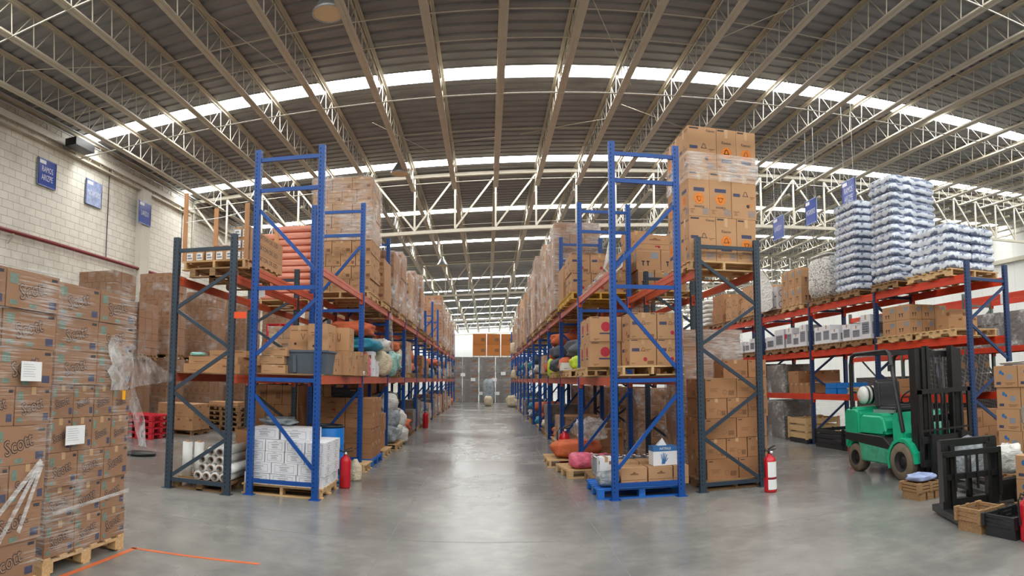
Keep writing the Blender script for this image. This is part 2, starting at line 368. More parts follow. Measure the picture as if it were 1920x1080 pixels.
mb = MB(); mb.bx(XR-.25, XR-.02, YF+.1, YB-.1, 8.3, 8.55); structure('trim_1', mb.mesh('eave_beam', 'white_steel'))
mb = MB()
for y in (2.0, 18.6, 35, 52, 69): mb.bx(XL, XL+.22, y-.3, y+.3, 0, deck(XL)-.7)
structure('trim_2', mb.mesh('wall_pilasters', 'plaster'))
mb = MB(); mb.bx(XL, XL+.12, YF+.1, YB-.1, 8.12, 8.3); structure('trim_3', mb.mesh('wall_top_ledge', 'plaster'))
# ribbed roof deck with translucent strips
SK = [-11.6, -5.3, 1.0, 7.3]+[14.9+6.3*k for k in range(13)]; SW = .62; PITCH = .36
mb = MB(); vs = []; fs = []
edges = []; y = YF
def ribs(y0, y1):
    n = max(1, round((y1-y0)/PITCH)); p = (y1-y0)/n; out = []
    for i in range(n):
        a = y0+i*p
        out += [(a, 0), (a+p*.62, 0), (a+p*.68, .035), (a+p*.94, .035)]
    return out+[(y1, 0)]
y = YF
for k in SK+[YB]:
    pr = ribs(y, k); o = len(vs)
    for (yy, dz) in pr: vs += [(XL, yy, deck(XL)+dz), (XR, yy, deck(XR)+dz)]
    fs += [(o+2*i, o+2*i+1, o+2*i+3, o+2*i+2) for i in range(len(pr)-1)]
    y = k+SW
mb.add(vs, fs); structure('ceiling', mb.mesh('roof_deck', 'deck'))
for i, k in enumerate(SK):
    m2 = MB(); m2.quad((XL, k, deck(XL)+.01), (XR, k, deck(XR)+.01), (XR, k+SW, deck(XR)+.01), (XL, k+SW, deck(XL)+.01))
    structure('window_%d' % (i+1), m2.mesh('roof_light_strip', 'skylight'))
# open-web joists: seventeen-metre bays between the girders
TR = [5.3+17.2*k for k in range(-1, 6)]          # girder lines
BAYN = ['bay overhead', 'bay before first girder', 'bay behind first girder', 'bay behind second girder', 'bay behind third girder', 'last bay by end wall']
JD = .75; L = 17.2; NP = 26; st = L/NP
def chord(z, a, b):
    m = MB()
    m.bx(-.085, -.012, a, b, z-.012, z); m.bx(.012, .085, a, b, z-.012, z); m.bx(-.022, -.012, a, b, z-.075 if z > -.3 else z, z if z > -.3 else z+.075)
    m.bx(.012, .022, a, b, z-.075 if z > -.3 else z, z if z > -.3 else z+.075); m.bx(-.012, .012, a, b, z-.02, z-.006); return m
jt = chord(-.01, .02, L-.02).mesh('joist_top_chord', 'joist'); jb = chord(-JD, .35, L-.35).mesh('joist_bottom_chord', 'joist')
m = MB()
for i in range(1, NP):
    y = i*st; m.tube([(0, y, -.03), (0, y+.06, -JD+.02)], .013, 5, 0, False)
    if i < NP-1: m.tube([(0, y+.06, -JD+.02), (0, y+st, -.03)], .011, 5, 0, False)
jw = m.mesh('joist_web', 'joist')
XJ = [-8.489+1.4652*k for k in range(-2, 27)]
for b, y0 in enumerate(TR[:-1]):
    if b == 0: continue
    for k, x in enumerate(XJ):
        t = thing('roof_joist', 'tan open web roof joist, %s from the block wall, %s' % (ordn(k), BAYN[b]), 'roof joist', (x, y0, deck(x)), 0, 'roof joists of '+BAYN[b])
        part('top_chord', jt, t); part('bottom_chord', jb, t); part('web', jw, t)
# girders across the hall
for g, y in enumerate(TR[1:-1]):
    t = thing('roof_girder', 'off-white steel roof girder across the hall, %s from the camera' % ORD[g], 'girder', (0, y, 0), 0, 'roof girders')
    zt = lambda x: deck(x)-.12; zb = lambda x: deck(x)-2.18
    m = MB(); m.bar((XL+.1, 0, zt(XL)), (XR-.1, 0, zt(XR)), .14, .12); part('top_chord', m.mesh('girder_top', 'white_steel'), t)
    m = MB(); m.bar((XL+.1, 0, zb(XL)), (XR-.1, 0, zb(XR)), .14, .12); part('bottom_chord', m.mesh('girder_bottom', 'white_steel'), t)
    vm = MB().bar((0, 0, -.2), (0, 0, -2.1), .065, .065).mesh('girder_post', 'white_steel')
    dm = MB().bar((0, 0, -.2), (1.4652, 0, -2.1+.05*1.4652), .062, .062).mesh('girder_diagonal_a', 'white_steel')
    dn = MB().bar((1.4652, 0, -.2+.05*1.4652), (0, 0, -2.1), .062, .062).mesh('girder_diagonal_b', 'white_steel')
    for k, x in enumerate(XJ):
        part('post', vm, t, (x, 0, deck(x)))
        if k < len(XJ)-1: part('diagonal', dm if k < 6 or k > 15 else dn, t, (x, 0, deck(x)))
# bridging rods across the joists and sway wires
for j, (y, dz) in enumerate([(8.6, JD), (12.3, .1), (13.4, .1), (14.72, JD), (18.5, .1), (20.0, .1), (21.3, JD), (27.3, JD), (30.5, .1), (33.6, JD), (37, .1), (45, JD), (52, .1)]):
    m = MB(); m.tube([(XL+.1, 0, deck(XL)-dz-.02), (XR-.1, 0, deck(XR)-dz-.02)], .016 if dz > .5 else .013, 6)
    solo('bridging_rod', 'thin off-white bridging rod across the %s chords of the roof joists, %s from the camera' % ('lower' if dz > .5 else 'upper', ORD[j]), 'rod', m.mesh('bridging_rod', 'white_steel'), (0, y, 0), 0, 'joist bridging rods')
for j, (p, q) in enumerate([((-9.3, 9.7, JD), (-7.0, 12.6, .1)), ((-5.6, 10.4, .1), (-4.1, 13.6, JD)), ((-3.0, 15.9, JD), (-1.9, 20.0, .1)), ((1.0, 19.0, .1), (3.2, 16.3, JD)), ((2.0, 11.8, .1), (3.4, 14.3, JD)), ((4.7, 12, JD), (7.0, 10.2, .1)), ((3.4, 15.4, JD), (6.1, 18.4, .1)), ((-1.6, 19.5, .1), (.3, 17.5, JD))]):
    m = MB(); m.tube([(p[0], p[1], deck(p[0])-p[2]), (q[0], q[1], deck(q[0])-q[2])], .009, 5)
    solo('sway_brace', 'thin slanting sway brace between roof joists, %s from the block wall' % ORD[[0, 1, 2, 4, 5, 7, 6, 3][j]], 'brace', m.mesh('sway_brace', 'joist'), (0, 0, 0), 0, 'roof sway braces')
# high-bay bell lamps
bell = MB().lathe([(.02, .5), (.07, .48), (.09, .36), (.13, .32), (.2, .2), (.29, .06), (.3, 0), (.285, 0), (.27, .06), (.18, .2), (.1, .3)], 24).mesh('bell_shade', 'galv')
lens = MB().lathe([(0, .015), (.28, .015)], 24).mesh('lamp_lens', 'card_cream')
for x, y, z, l in [(-2.95, 11.0, 8.42, 'round bell high-bay lamp hanging above the hall, top edge of the view'), (-2.84, 20.0, 8.3, 'grey bell high-bay lamp against the second roof light strip'), (-2.4, 33.6, 7.75, 'small pale bell high-bay lamp beyond the first girder')]:
    t = thing('high_bay_lamp', l, 'lamp', (x, y, z), 0, 'bell lamps under the roof'); part('shade', bell, t); part('lens', lens, t)
    m = MB(); m.tube([(0, 0, .48), (0, 0, deck(x)-z-.01)], .012, 6); part('stem', m.mesh('lamp_stem', 'galv'), t)
t = thing('fluorescent_lamp', 'long lit fluorescent lamp hung over the far racks by the white wall', 'lamp', (17.6, 20.5, 7.55), 0)
part('housing', MB().bx(-.14, .14, -1.2, 1.2, .03, .1).mesh('lamp_housing', 'white_steel'), t)
part('tube', MB().bx(-.11, .11, -1.18, 1.18, 0, .03).mesh('lamp_tube', 'tube'), t)
part('hanger', MB().tube([(0, -.9, .1), (0, -.9, 2.55)], .008, 5).mesh('lamp_hanger', 'galv'), t); part('hanger', MB().tube([(0, .9, .1), (0, .9, 2.55)], .008, 5).mesh('lamp_hanger', 'galv'), t)
# fire main and drops on the block wall
t = thing('sprinkler_pipe', 'maroon fire main running along the white block wall', 'pipe', (XL+.14, 0, 5.18))
part('pipe_run', MB().tube([(0, YF+.2, 0), (0, 60, 0)], .055, 10).mesh('pipe_run', 'pipe_red'), t)
for y in (6, 12, 18.4, 24.4, 30): part('bracket', MB().bar((-.14, y, -.08), (.06, y, -.08), .05, .03).bar((-.13, y, -.3), (.04, y, -.09), .03, .03).mesh('pipe_bracket', 'white_steel'), t)
for y, l in ((16.5, 'thin dark conduit down the block wall beside the middle blue sign'), (21.6, 'thin grey conduit down the block wall past the third blue sign')):
    solo('wall_conduit', l, 'conduit', MB().tube([(0, 0, 5.25), (0, 0, 8.1)], .014, 6).mesh('conduit', 'ink'), (XL+.04, y, 0))
t = thing('junction_box', 'dark metal box under the roof edge above the block wall', 'box', (XL+.45, 14.35, 8.02))
part('body', MB().bx(-.2, .2, -.45, .45, 0, .22).mesh('junction_body', 'black'), t); part('bracket', MB().bx(-.45, -.2, -.04, .04, .08, .12).mesh('junction_bracket', 'galv'), t)
# conduit runs along the wall top
for k, (dx, z) in enumerate(((.3, 8.38), (.42, 8.5))):
    solo('conduit_run', 'grey conduit run along the top of the block wall, %s one' % ('lower', 'upper')[k], 'conduit', MB().tube([(0, YF+.2, 0), (0, 50, 0)], .022, 6).mesh('conduit_run', 'galv'), (XL+dx, 0, z))

# ------------------------------------------------------------------ blue name signs
def sign(name, label, x, y0, y1, z0, z1, side, lines, faded, hang=None):
    """a board in a plane along the aisle; side +1 faces +x, -1 faces -x"""
    w, h = y1-y0, z1-z0; t = thing(name, label, 'sign', (x, (y0+y1)/2, z0), 0, 'blue customer name signs')
    xd = Vector((0, side, 0)); yd = Vector((0, 0, 1)); f = side*.016
    part('panel', MB().bx(-.012, .012, -w/2, w/2, 0, h).mesh('sign_panel', 'sign_faded' if faded == 2 else 'sign_blue'), t)
    b = MB()
    for (p, q) in (((-w/2, .012), (w/2, .012)), ((-w/2, h-.012), (w/2, h-.012))): b.bar((0, p[0], p[1]), (0, q[0], q[1]), .03, .024)
    for yy in (-w/2+.012, w/2-.012): b.bar((0, yy, .024), (0, yy, h-.024), .024, .03)
    part('frame', b.mesh('sign_frame', 'sign_faded'), t)
    lt = MB(); u0 = -w/2; yd = Vector((0, 0, 1))
    lt.quad(*[(f, side*(u0+a*w), bz*h) for a, bz in ((.07, .8), (.42, .8), (.42, .93), (.07, .93))])
    zz = .52 if len(lines) > 1 else .38
    part('header_patch', lt.mesh('sign_header', 'sign_white'), t)
    for i, s_ in enumerate(lines): part('lettering', MB().text(s_, .17*h/.8, (f, 0, (zz-i*.3)*h), xd, yd, 0, w*(.62 if len(s_) < 7 else .8), True).mesh('sign_lettering', 'sign_white'), t)
    for yy in (hang or []): part('hanger', MB().tube([(0, yy*w, h), (0, yy*w, deck(x)-.05-z0)], .007, 5).mesh('sign_wire', 'galv'), t)
sign('name_sign', 'blue sign RAMOS ARIZPE on the block wall, first from the camera', XL+.05, 13.0, 13.8, 6.72, 7.5, 1, ['RAMOS', 'ARIZPE'], 0)
sign('name_sign', 'faded blue sign MATAMOROS on the block wall, middle of three', XL+.05, 15.25, 16.1, 6.72, 7.5, 1, ['MATAMOROS'], 2)
sign('name_sign', 'blue sign LAREDO on the block wall pilaster', XL+.26, 18.0, 18.82, 6.72, 7.5, 1, ['LAREDO'], 0)
for (y0, y1), l, tx, fd in (((14.15, 14.85), 'blue sign RAMOS ARIZPE hanging on wires above the tall bagged stacks', ['RAMOS', 'ARIZPE'], 0), ((16.3, 17.0), 'blue sign MATAMOROS hanging on wires, middle of the three hung signs', ['MATAMOROS'], 0), ((18.5, 19.3), 'blue sign LAREDO hanging on wires beside the tall orange-print cartons', ['LAREDO'], 0)):
    sign('name_sign', l, 9.5, y0, y1, 6.25, 7.02, -1, tx, fd, (-.35, .35))
# ------------------------------------------------------------------ rack builders
def post(h, steel, holes=True):
    m = MB(); m.bx(-.045, .045, -.035, .035, 0, h); m.bx(-.075, .075, -.07, .07, 0, .008)
    if holes:
        n = int((h-.1)/.06)
        for i in range(n):
            z = .1+i*.06
            for sx in (-1, 1): m.quad((sx*.0455, -.012, z), (sx*.0455, .012, z), (sx*.0455, .009, z+.028), (sx*.0455, -.009, z+.028), 1)
            m.quad((-.022, -.0355, z), (-.008, -.0355, z), (-.010, -.0355, z+.026), (-.020, -.0355, z+.026), 1)
    return m.mesh('post', [steel, 'hole'])
_PC = {}
def upright(label, x0, x1, y, h, steel, bars, diags, group, holes=True):
    k = (h, steel, holes)
    if k not in _PC: _PC[k] = post(h, steel, holes)
    t = thing('upright_frame', label, 'rack upright', ((x0+x1)/2, y, 0), 0, group); w = (x1-x0)/2
    for sx in (-w, w): part('post', _PC[k], t, (sx, 0, 0))
    for z in bars: part('cross_bar', MB().bx(-w+.045, w-.045, -.018, .018, z-.028, z+.028).mesh('cross_bar', steel), t)
    for a, b in diags: part('diagonal_brace', MB().bar((-w+.04, 0, a), (w-.04, 0, b), .032, .05).mesh('diagonal_brace', steel), t)
    return t
_BM = {}
def beam(label, x, y0, y1, ztop, steel, group, h=.12, face=0):
    L_ = round(y1-y0-.09, 3); k = (L_, steel, h)
    if k not in _BM:
        m = MB(); m.bx(-.022, .022, -L_/2+.004, L_/2-.004, -h, 0); m.bx(-.026, .026, -L_/2+.004, L_/2-.004, -h*.38, -h*.3)
        c = MB(); c.bx(-.03, .03, -.004, .004, -h-.07, .02); c.bx(.024, .03, -.03, .03, -h-.07, .02)
        _BM[k] = (m.mesh('beam_rail', steel), c.mesh('beam_connector', steel))
    t = thing('shelf_beam', label, 'shelf beam', (x, (y0+y1)/2, ztop), 0, group)
    part('rail', _BM[k][0], t)
    for s_ in (-1, 1): part('end_connector', _BM[k][1], t, (0, s_*L_/2, 0))
    return t
def zig(h, up0=True, n=None, lo=.18):
    n = n or max(2, round((h-.6)/.62)); st_ = (h-.45-lo)/n; out = []
    for i in range(n):
        a, b = lo+i*st_, lo+i*st_+st_-.04
        out.append((a, b) if (i % 2 == 0) == up0 else (b, a))
    return out
# ------------------------------------------------------------------ pallets
_PL = {}
def pallet_parts(lx, ly, wood, notched):
    k = (round(lx, 2), round(ly, 2), wood, notched)
    if k in _PL: return _PL[k]
    top = MB(); n = 6; bw = .1
    for i in range(n):
        y = -ly/2+bw/2+i*(ly-bw)/(n-1); top.bx(-lx/2, lx/2, y-bw/2, y+bw/2, .118, .14)
    bot = MB()
    for y in (-ly/2+bw/2, 0, ly/2-bw/2): bot.bx(-lx/2, lx/2, y-bw/2, y+bw/2, 0, .018)
    if lx < 1.0: bot.bx(-.05, .05, -ly/2, ly/2, 0, .017)
    r = MB()
    if notched:   # stringer along y with two fork notches
        p = [(-ly/2, .018), (-ly*.36, .018), (-ly*.34, .06), (-ly*.16, .06), (-ly*.14, .018), (ly*.14, .018), (ly*.16, .06), (ly*.34, .06), (ly*.36, .018), (ly/2, .018), (ly/2, .118), (-ly/2, .118)]
        n_ = len(p); r.prism(p, -.02, .02, 'x')
    else:
        for y in (-ly/2+.07, 0, ly/2-.07): r.bx(-.045, .045, y-.07, y+.07, .018, .1)
        r.bx(-.045, .045, -ly/2, ly/2, .1, .118)
    _PL[k] = (top.mesh('pallet_deck', wood), bot.mesh('pallet_base', wood), r.mesh('pallet_stringer', wood)); return _PL[k]
def pallet(label, x0, x1, y0, y1, z, wood='wood', rz=0, group='pallets', notched=True, name='wooden_pallet', parts=True):
    lx, ly = x1-x0, y1-y0; a, b, c = pallet_parts(lx, ly, wood, notched)
    t = thing(name, label, 'pallet', ((x0+x1)/2, (y0+y1)/2, z), rz, group)
    part('deck', a, t); part('base_boards', b, t)
    for s_ in (-1, 0, 1): part('stringer', c, t, (s_*(lx/2-.05), 0, 0))
    return t
# ------------------------------------------------------------------ cartons
INKS = ['ink', 'ink_navy', 'ink_teal', 'ink_orange', 'ink_red', 'ink_grey', 'ink_kraft', 'tape', 'ink_blue', 'hole', 'ink_lt']
I_ = {k: i+1 for i, k in enumerate(INKS)}
class Face:
    """one side of a box, with u across and v up measured in fractions of the side"""
    def __init__(s, m, d, side):
        x, y, z = d; s.m = m; e = .0015
        s.o, s.xd, s.w = {'+x': (Vector((x/2+e, 0, 0)), Vector((0, 1, 0)), y), '-x': (Vector((-x/2-e, 0, 0)), Vector((0, -1, 0)), y),
                          '-y': (Vector((0, -y/2-e, 0)), Vector((1, 0, 0)), x), '+y': (Vector((0, y/2+e, 0)), Vector((-1, 0, 0)), x)}[side]
        s.h = z; s.up = Vector((0, 0, 1))
    def p(s, u, v): return s.o+s.xd*((u-.5)*s.w)+s.up*(v*s.h)
    def rect(s, u0, u1, v0, v1, ink): s.m.quad(s.p(u0, v0), s.p(u1, v0), s.p(u1, v1), s.p(u0, v1), I_[ink])
    def frame(s, u0, u1, v0, v1, ink, t=.006):
        a, b = t/s.w, t/s.h
        s.rect(u0, u1, v0, v0+b, ink); s.rect(u0, u1, v1-b, v1, ink); s.rect(u0, u0+a, v0, v1, ink); s.rect(u1-a, u1, v0, v1, ink)
    def disc(s, u, v, r, ink, n=14, lift=0):
        c = s.p(u, v)+s.xd.cross(s.up)*lift; s.m.add([c+s.xd*(r*math.cos(2*math.pi*k/n))+s.up*(r*math.sin(2*math.pi*k/n)) for k in range(n)], [tuple(range(n))], I_[ink])
    def ring(s, u, v, r, t, ink, n=14):
        c = s.p(u, v); vs = []
        for k in range(n):
            a = 2*math.pi*k/n
            for q in (r, r-t): vs.append(c+s.xd*(q*math.cos(a))+s.up*(q*math.sin(a)))
        s.m.add(vs, [(2*k, 2*((k+1) % n), 2*((k+1) % n)+1, 2*k+1) for k in range(n)], I_[ink])
    def bell(s, u, v, k, ink, t=.01):
        q = [(-.9, -.5), (-.55, -.1), (-.4, .6), (0, .95), (.4, .6), (.55, -.1), (.9, -.5), (-.9, -.5)]
        for a, b in zip(q, q[1:]):
            p1 = s.p(u, v)+s.xd*(a[0]*k)+s.up*(a[1]*k); p2 = s.p(u, v)+s.xd*(b[0]*k)+s.up*(b[1]*k); d = (p2-p1).normalized(); n_ = d.cross(s.xd.cross(s.up))*t/2
            s.m.add([p1-n_, p2-n_, p2+n_, p1+n_], [(0, 1, 2, 3)], I_[ink])
    def text(s, t, h, u, v, ink, width=None, tilt=0, turned=False):
        c_, s_ = math.cos(tilt), math.sin(tilt); xd = s.xd*c_+s.up*s_; yd = s.up*c_-s.xd*s_
        s.m.text(t, h, s.p(u, v)+s.xd.cross(s.up)*(.001 if ink == 'ink_lt' else 0), xd, yd, I_[ink], width, True, turned)
    def bars(s, u0, u1, v0, v1, n, ink):
        for i in range(n):
            a = u0+(u1-u0)*i/n; s.rect(a, a+(u1-u0)/n*(.35+.4*((i*7) % 3)/2), v0, v1, ink)
    def lines(s, u0, u1, v, n, ink, gap=.05, t=.018):
        for i in range(n): s.rect(u0+((i*5) % 3)*.02, u1-((i*7) % 4)*.03, v-i*gap-t, v-i*gap, ink)
_CT = {}
def carton_mesh(d, style, mat_, v=0):
    d = tuple(round(q, 3) for q in d); k = (d, style, mat_, v)
    if k in _CT: return _CT[k]
    m = MB(); x, y, z = d; m.bx(-x/2, x/2, -y/2, y/2, 0, z)
    F = {s: Face(m, d, s) for s in ('+x', '-x', '-y', '+y')}
    # top flaps: tape down the seam, wrapped over the ends
    if style != 'white': 
        if x >= y:
            m.bx(-x/2, x/2, -.025, .025, z, z+.0012, I_['tape'])
            for s in ('+x', '-x'): F[s].rect(.5-.025/y, .5+.025/y, .8, 1, 'tape')
        else:
            m.bx(-.025, .025, -y/2, y/2, z, z+.0012, I_['tape'])
            for s in ('+y', '-y'): F[s].rect(.5-.025/x, .5+.025/x, .8, 1, 'tape')
    for s, f in F.items():
        wide = f.w > .45
        if style == 'scott':
            k_ = min(.3, f.w*.62)
            for q in ((-1, -1), (1, -1), (-1, 1), (1, 1)): f.text('Scott', .1*k_/.28, .5+.005*q[0]/f.w, .36+.005*q[1]/f.h, 'ink', k_, .25)
            f.text('Scott', .1*k_/.28, .5, .36, 'ink_lt', k_, .25)
            f.rect(.05, .2, .62, .88, 'ink_teal'); f.rect(.84, .96, .85, .93, 'ink'); f.rect(.8, .95, .1, .3, 'ink_navy'); f.rect(.06, .2, .08, .2, 'ink_teal')
            if wide: f.rect(.42, .56, .04, .16, 'ink_teal')
        elif style == 'diaper':
            if v == 0 or (v == 2 and not wide):
                r = .085
                up_ = v == 0
                f.disc(.5, .47 if up_ else .4, r, 'ink_orange'); f.bell(.5, .47 if up_ else .4, .05*(1 if up_ else -1), 'ink_kraft', .012)
                f.text('Kleenex', .045, .5, .66 if up_ else .24, 'ink', .16, 0, not up_)
                f.rect(.24, .76, .24 if up_ else .56, .32 if up_ else .64, 'ink_navy')
            else:
                f.rect(.06, .34, .5, .57, 'ink_navy'); f.bell(.56, .56, .05, 'ink', .008); f.disc(.66, .3, .028, 'ink'); f.ring(.74, .32, .03, .012, 'ink_orange')
                f.lines(.72, .96, .52, 2, 'ink_kraft', .03, .01); f.text('Kleenex', .04, .8, .9, 'ink', .14)
            f.rect(.06, .38, .945, .975, 'ink'); f.frame(.66, .95, .05, .2, 'ink_grey', .008); f.bars(.68, .93, .08, .17, 7, 'ink_grey')
            f.lines(.06, .3, .16, 3, 'ink_kraft', .035, .012)
        elif style == 'white':
            f.frame(.12, .88, .15, .82, 'ink_grey', .004)
            if wide: f.lines(.27, .73, .6, 4, 'ink_grey', .085, .05)
            else: f.lines(.3, .7, .66, 3, 'ink_grey', .15, .055)
            f.lines(.4, .6, .93, 1, 'ink_grey', .05, .04)
        elif style == 'tan':
            f.rect(.06, .3, .945, .97, 'ink'); f.rect(.78, .95, .945, .97, 'ink'); f.rect(.08, .36, .54, .66, 'ink_navy'); f.bell(.5, .6, .035, 'ink_kraft', .008); f.lines(.58, .8, .62, 2, 'ink_kraft', .05, .02)
            f.disc(.58, .24, .03, 'ink_red'); f.rect(.66, .9, .06, .18, 'ink_kraft'); f.lines(.05, .2, .1, 2, 'ink_kraft', .05, .02)
        elif style == 'seal':
            f.disc(.5, .6, .075, 'ink_red', 20); f.rect(.3, .7, .3, .36, 'ink_navy'); f.rect(.06, .3, .945, .97, 'ink'); f.lines(.1, .3, .12, 2, 'ink_kraft', .05, .02)
        elif style == 'brown':
            f.rect(.05, .18, .88, .92, 'ink'); f.lines(.12, .45, .5, 3, 'ink_kraft', .07, .025); f.ring(.62, .3, .035, .006, 'ink_kraft'); f.rect(.74, .93, .14, .38, 'ink_kraft')
        elif style == 'handle':
            q = [(.34, .62), (.66, .62), (.66, .68), (.58, .7), (.5, .8), (.42, .7), (.34, .68)]
            m.add([f.p(*a) for a in q], [tuple(range(len(q)))], I_['ink_kraft']); f.rect(.03, .97, .34, .36, 'ink_kraft'); f.rect(.5, .64, .17, .26, 'ink_red'); f.rect(.58, .64, .1, .2, 'ink_red')
        elif style == 'leaf':
            for a in (-1, 1): f.rect(.62+a*.05-.015, .62+a*.05+.015, .42, .75, 'ink_kraft')
            f.rect(.6, .65, .38, .5, 'ink_kraft'); f.lines(.15, .45, .7, 2, 'ink_kraft', .09, .03); f.disc(.3, .2, .02, 'ink')
        elif style == 'ring':
            f.ring(.3, .42, .09, .014, 'ink', 20); f.rect(.6, .85, .1, .2, 'ink_kraft')
        elif style == 'paw':
            f.disc(.3, .7, .03, 'ink_blue'); f.disc(.4, .62, .022, 'ink_blue'); f.rect(.55, .8, .35, .6, 'ink_grey'); f.rect(.1, .3, .12, .25, 'ink_navy'); f.lines(.5, .9, .2, 2, 'ink_kraft', .07, .03)
        elif style == 'label':
            f.rect(.22, .72, .3, .7, 'ink_grey'); f.rect(.24, .70, .34, .66, 'sheet') if 'sheet' in I_ else None; f.lines(.28, .66, .6, 3, 'ink', .09, .02)
        elif style == 'pail':
            f.rect(.12, .88, .2, .7, 'ink_grey'); f.lines(.2, .8, .62, 4, 'ink', .1, .03)
        elif style == 'bottle':
            f.rect(.06, .94, .8, .83, 'ink_kraft'); f.text('V', .1, .7, .45, 'ink_kraft', .07); f.disc(.3, .3, .02, 'ink')
        elif style == 'arrows':
            for u in (.25, .45): f.rect(u, u+.05, .2, .4, 'ink'); f.rect(u-.04, u+.09, .38, .44, 'ink')
            f.rect(.6, .9, .55, .85, 'ink_grey'); f.rect(.05, .95, .9, .93, 'tape')
        elif style == 'fragile':
            f.text('CARTON DE LED', .07, .5, .42, 'ink', f.w*.66) if f.w > .8 else f.rect(.1, .9, .15, .85, 'ink_grey')
        else:
            f.lines(.1, .4, .3, 2, 'ink_kraft', .07, .03); f.rect(.7, .92, .7, .85, 'ink_kraft')
    me = m.mesh('carton', [mat_]+INKS); _CT[k] = me; return me
rj = random.Random(3)
def carton(name, label, d, style, mat_, loc, rz=0, group=None, v=0, cat='carton'):
    return solo(name, label, cat, carton_mesh(d, style, mat_, v), loc, rz, group)
def grid(name, look, where, x0, x1, y0, y1, z0, layers, style, mat_, show=('-y', '+x'), jit=.006, lean=(0, 0), top=True, v=None, cat='carton', ragged=None):
    """a stack of cartons, each its own object; cells buried inside the stack are skipped.
    layers: list of (height, number across x, number along y)"""
    z = z0; N = len(layers); H = sum(l[0] for l in layers)
    for i, (h, nx, ny) in enumerate(layers):
        dx, dy = (x1-x0)/nx, (y1-y0)/ny; lx, ly = lean[0]*(z-z0)/H, lean[1]*(z-z0)/H
        lj = (rj.uniform(-jit, jit)*1.5, rj.uniform(-jit, jit)*1.5)
        for a in range(nx):
            for b in range(ny):
                vis = ('-y' in show and b == 0) or ('+x' in show and a == nx-1) or ('-x' in show and a == 0) or ('+y' in show and b == ny-1) or (top and i == N-1)
                if not vis or (ragged and ragged(i, a, b)): continue
                if len(show) == 1 and show[0] in ('+x', '-x'): pos = '%s of %s from near end' % (ORD[b], {1: 'one', 2: 'two', 3: 'three', 4: 'four'}[ny]) if ny > 1 else 'full depth'
                elif ny == 1: pos = '%s from left' % ORD[a]
                else: pos = '%s from left, %s' % (ORD[a], 'front row' if b == 0 else ['', 'rear row', 'third row', 'fourth row'][b])
                lab = '%s, %s, %s, %s' % (look, 'top layer' if i == N-1 else 'bottom layer' if i == 0 else ORD[i]+' layer up', pos, where)
                carton(name, lab, (dx-.012, dy-.012, h-.004), style, mat_, (x0+dx*(a+.5)+lx+lj[0]+rj.uniform(-jit, jit)*.2, y0+dy*(b+.5)+ly+lj[1]+rj.uniform(-jit, jit)*.2, z), rj.uniform(-.006, .006), look+' '+where, (v(i, a, b) if callable(v) else (v or 0)), cat)
        z += h
    return z
def wrap(label, x0, x1, y0, y1, z0, z1, film='film', name='stretch_wrap', lean=(0, 0), n=(7, 9), bulge=.006, seed=1, group='stretch film on loads', topped=False):
    r = random.Random(seed); g = .018; mb = MB(); cx_, cy_ = (x0+x1)/2, (y0+y1)/2; hx, hy = (x1-x0)/2+g, (y1-y0)/2+g
    ring = []
    for k in range(n[0]): ring.append((-hx+2*hx*k/n[0], -hy))
    for k in range(n[0]): ring.append((hx, -hy+2*hy*k/n[0]))
    for k in range(n[0]): ring.append((hx-2*hx*k/n[0], hy))
    for k in range(n[0]): ring.append((-hx, hy-2*hy*k/n[0]))
    vs = []; fs = []; R_ = len(ring)
    for j in range(n[1]+1):
        t = j/n[1]
        for (a, b) in ring:
            s = 1+r.uniform(-.2, 1)*bulge; vs.append((a*s+lean[0]*t, b*s+lean[1]*t, (z1-z0)*t+(r.uniform(-.02, .02) if 0 < j < n[1] else 0)))
    for j in range(n[1]): fs += [(j*R_+k, j*R_+(k+1) % R_, (j+1)*R_+(k+1) % R_, (j+1)*R_+k) for k in range(R_)]
    mb.add(vs, fs, 0, True)
    return solo(name, label, 'stretch wrap', mb.mesh('stretch_wrap', film), (cx_, cy_, z0), 0, group)
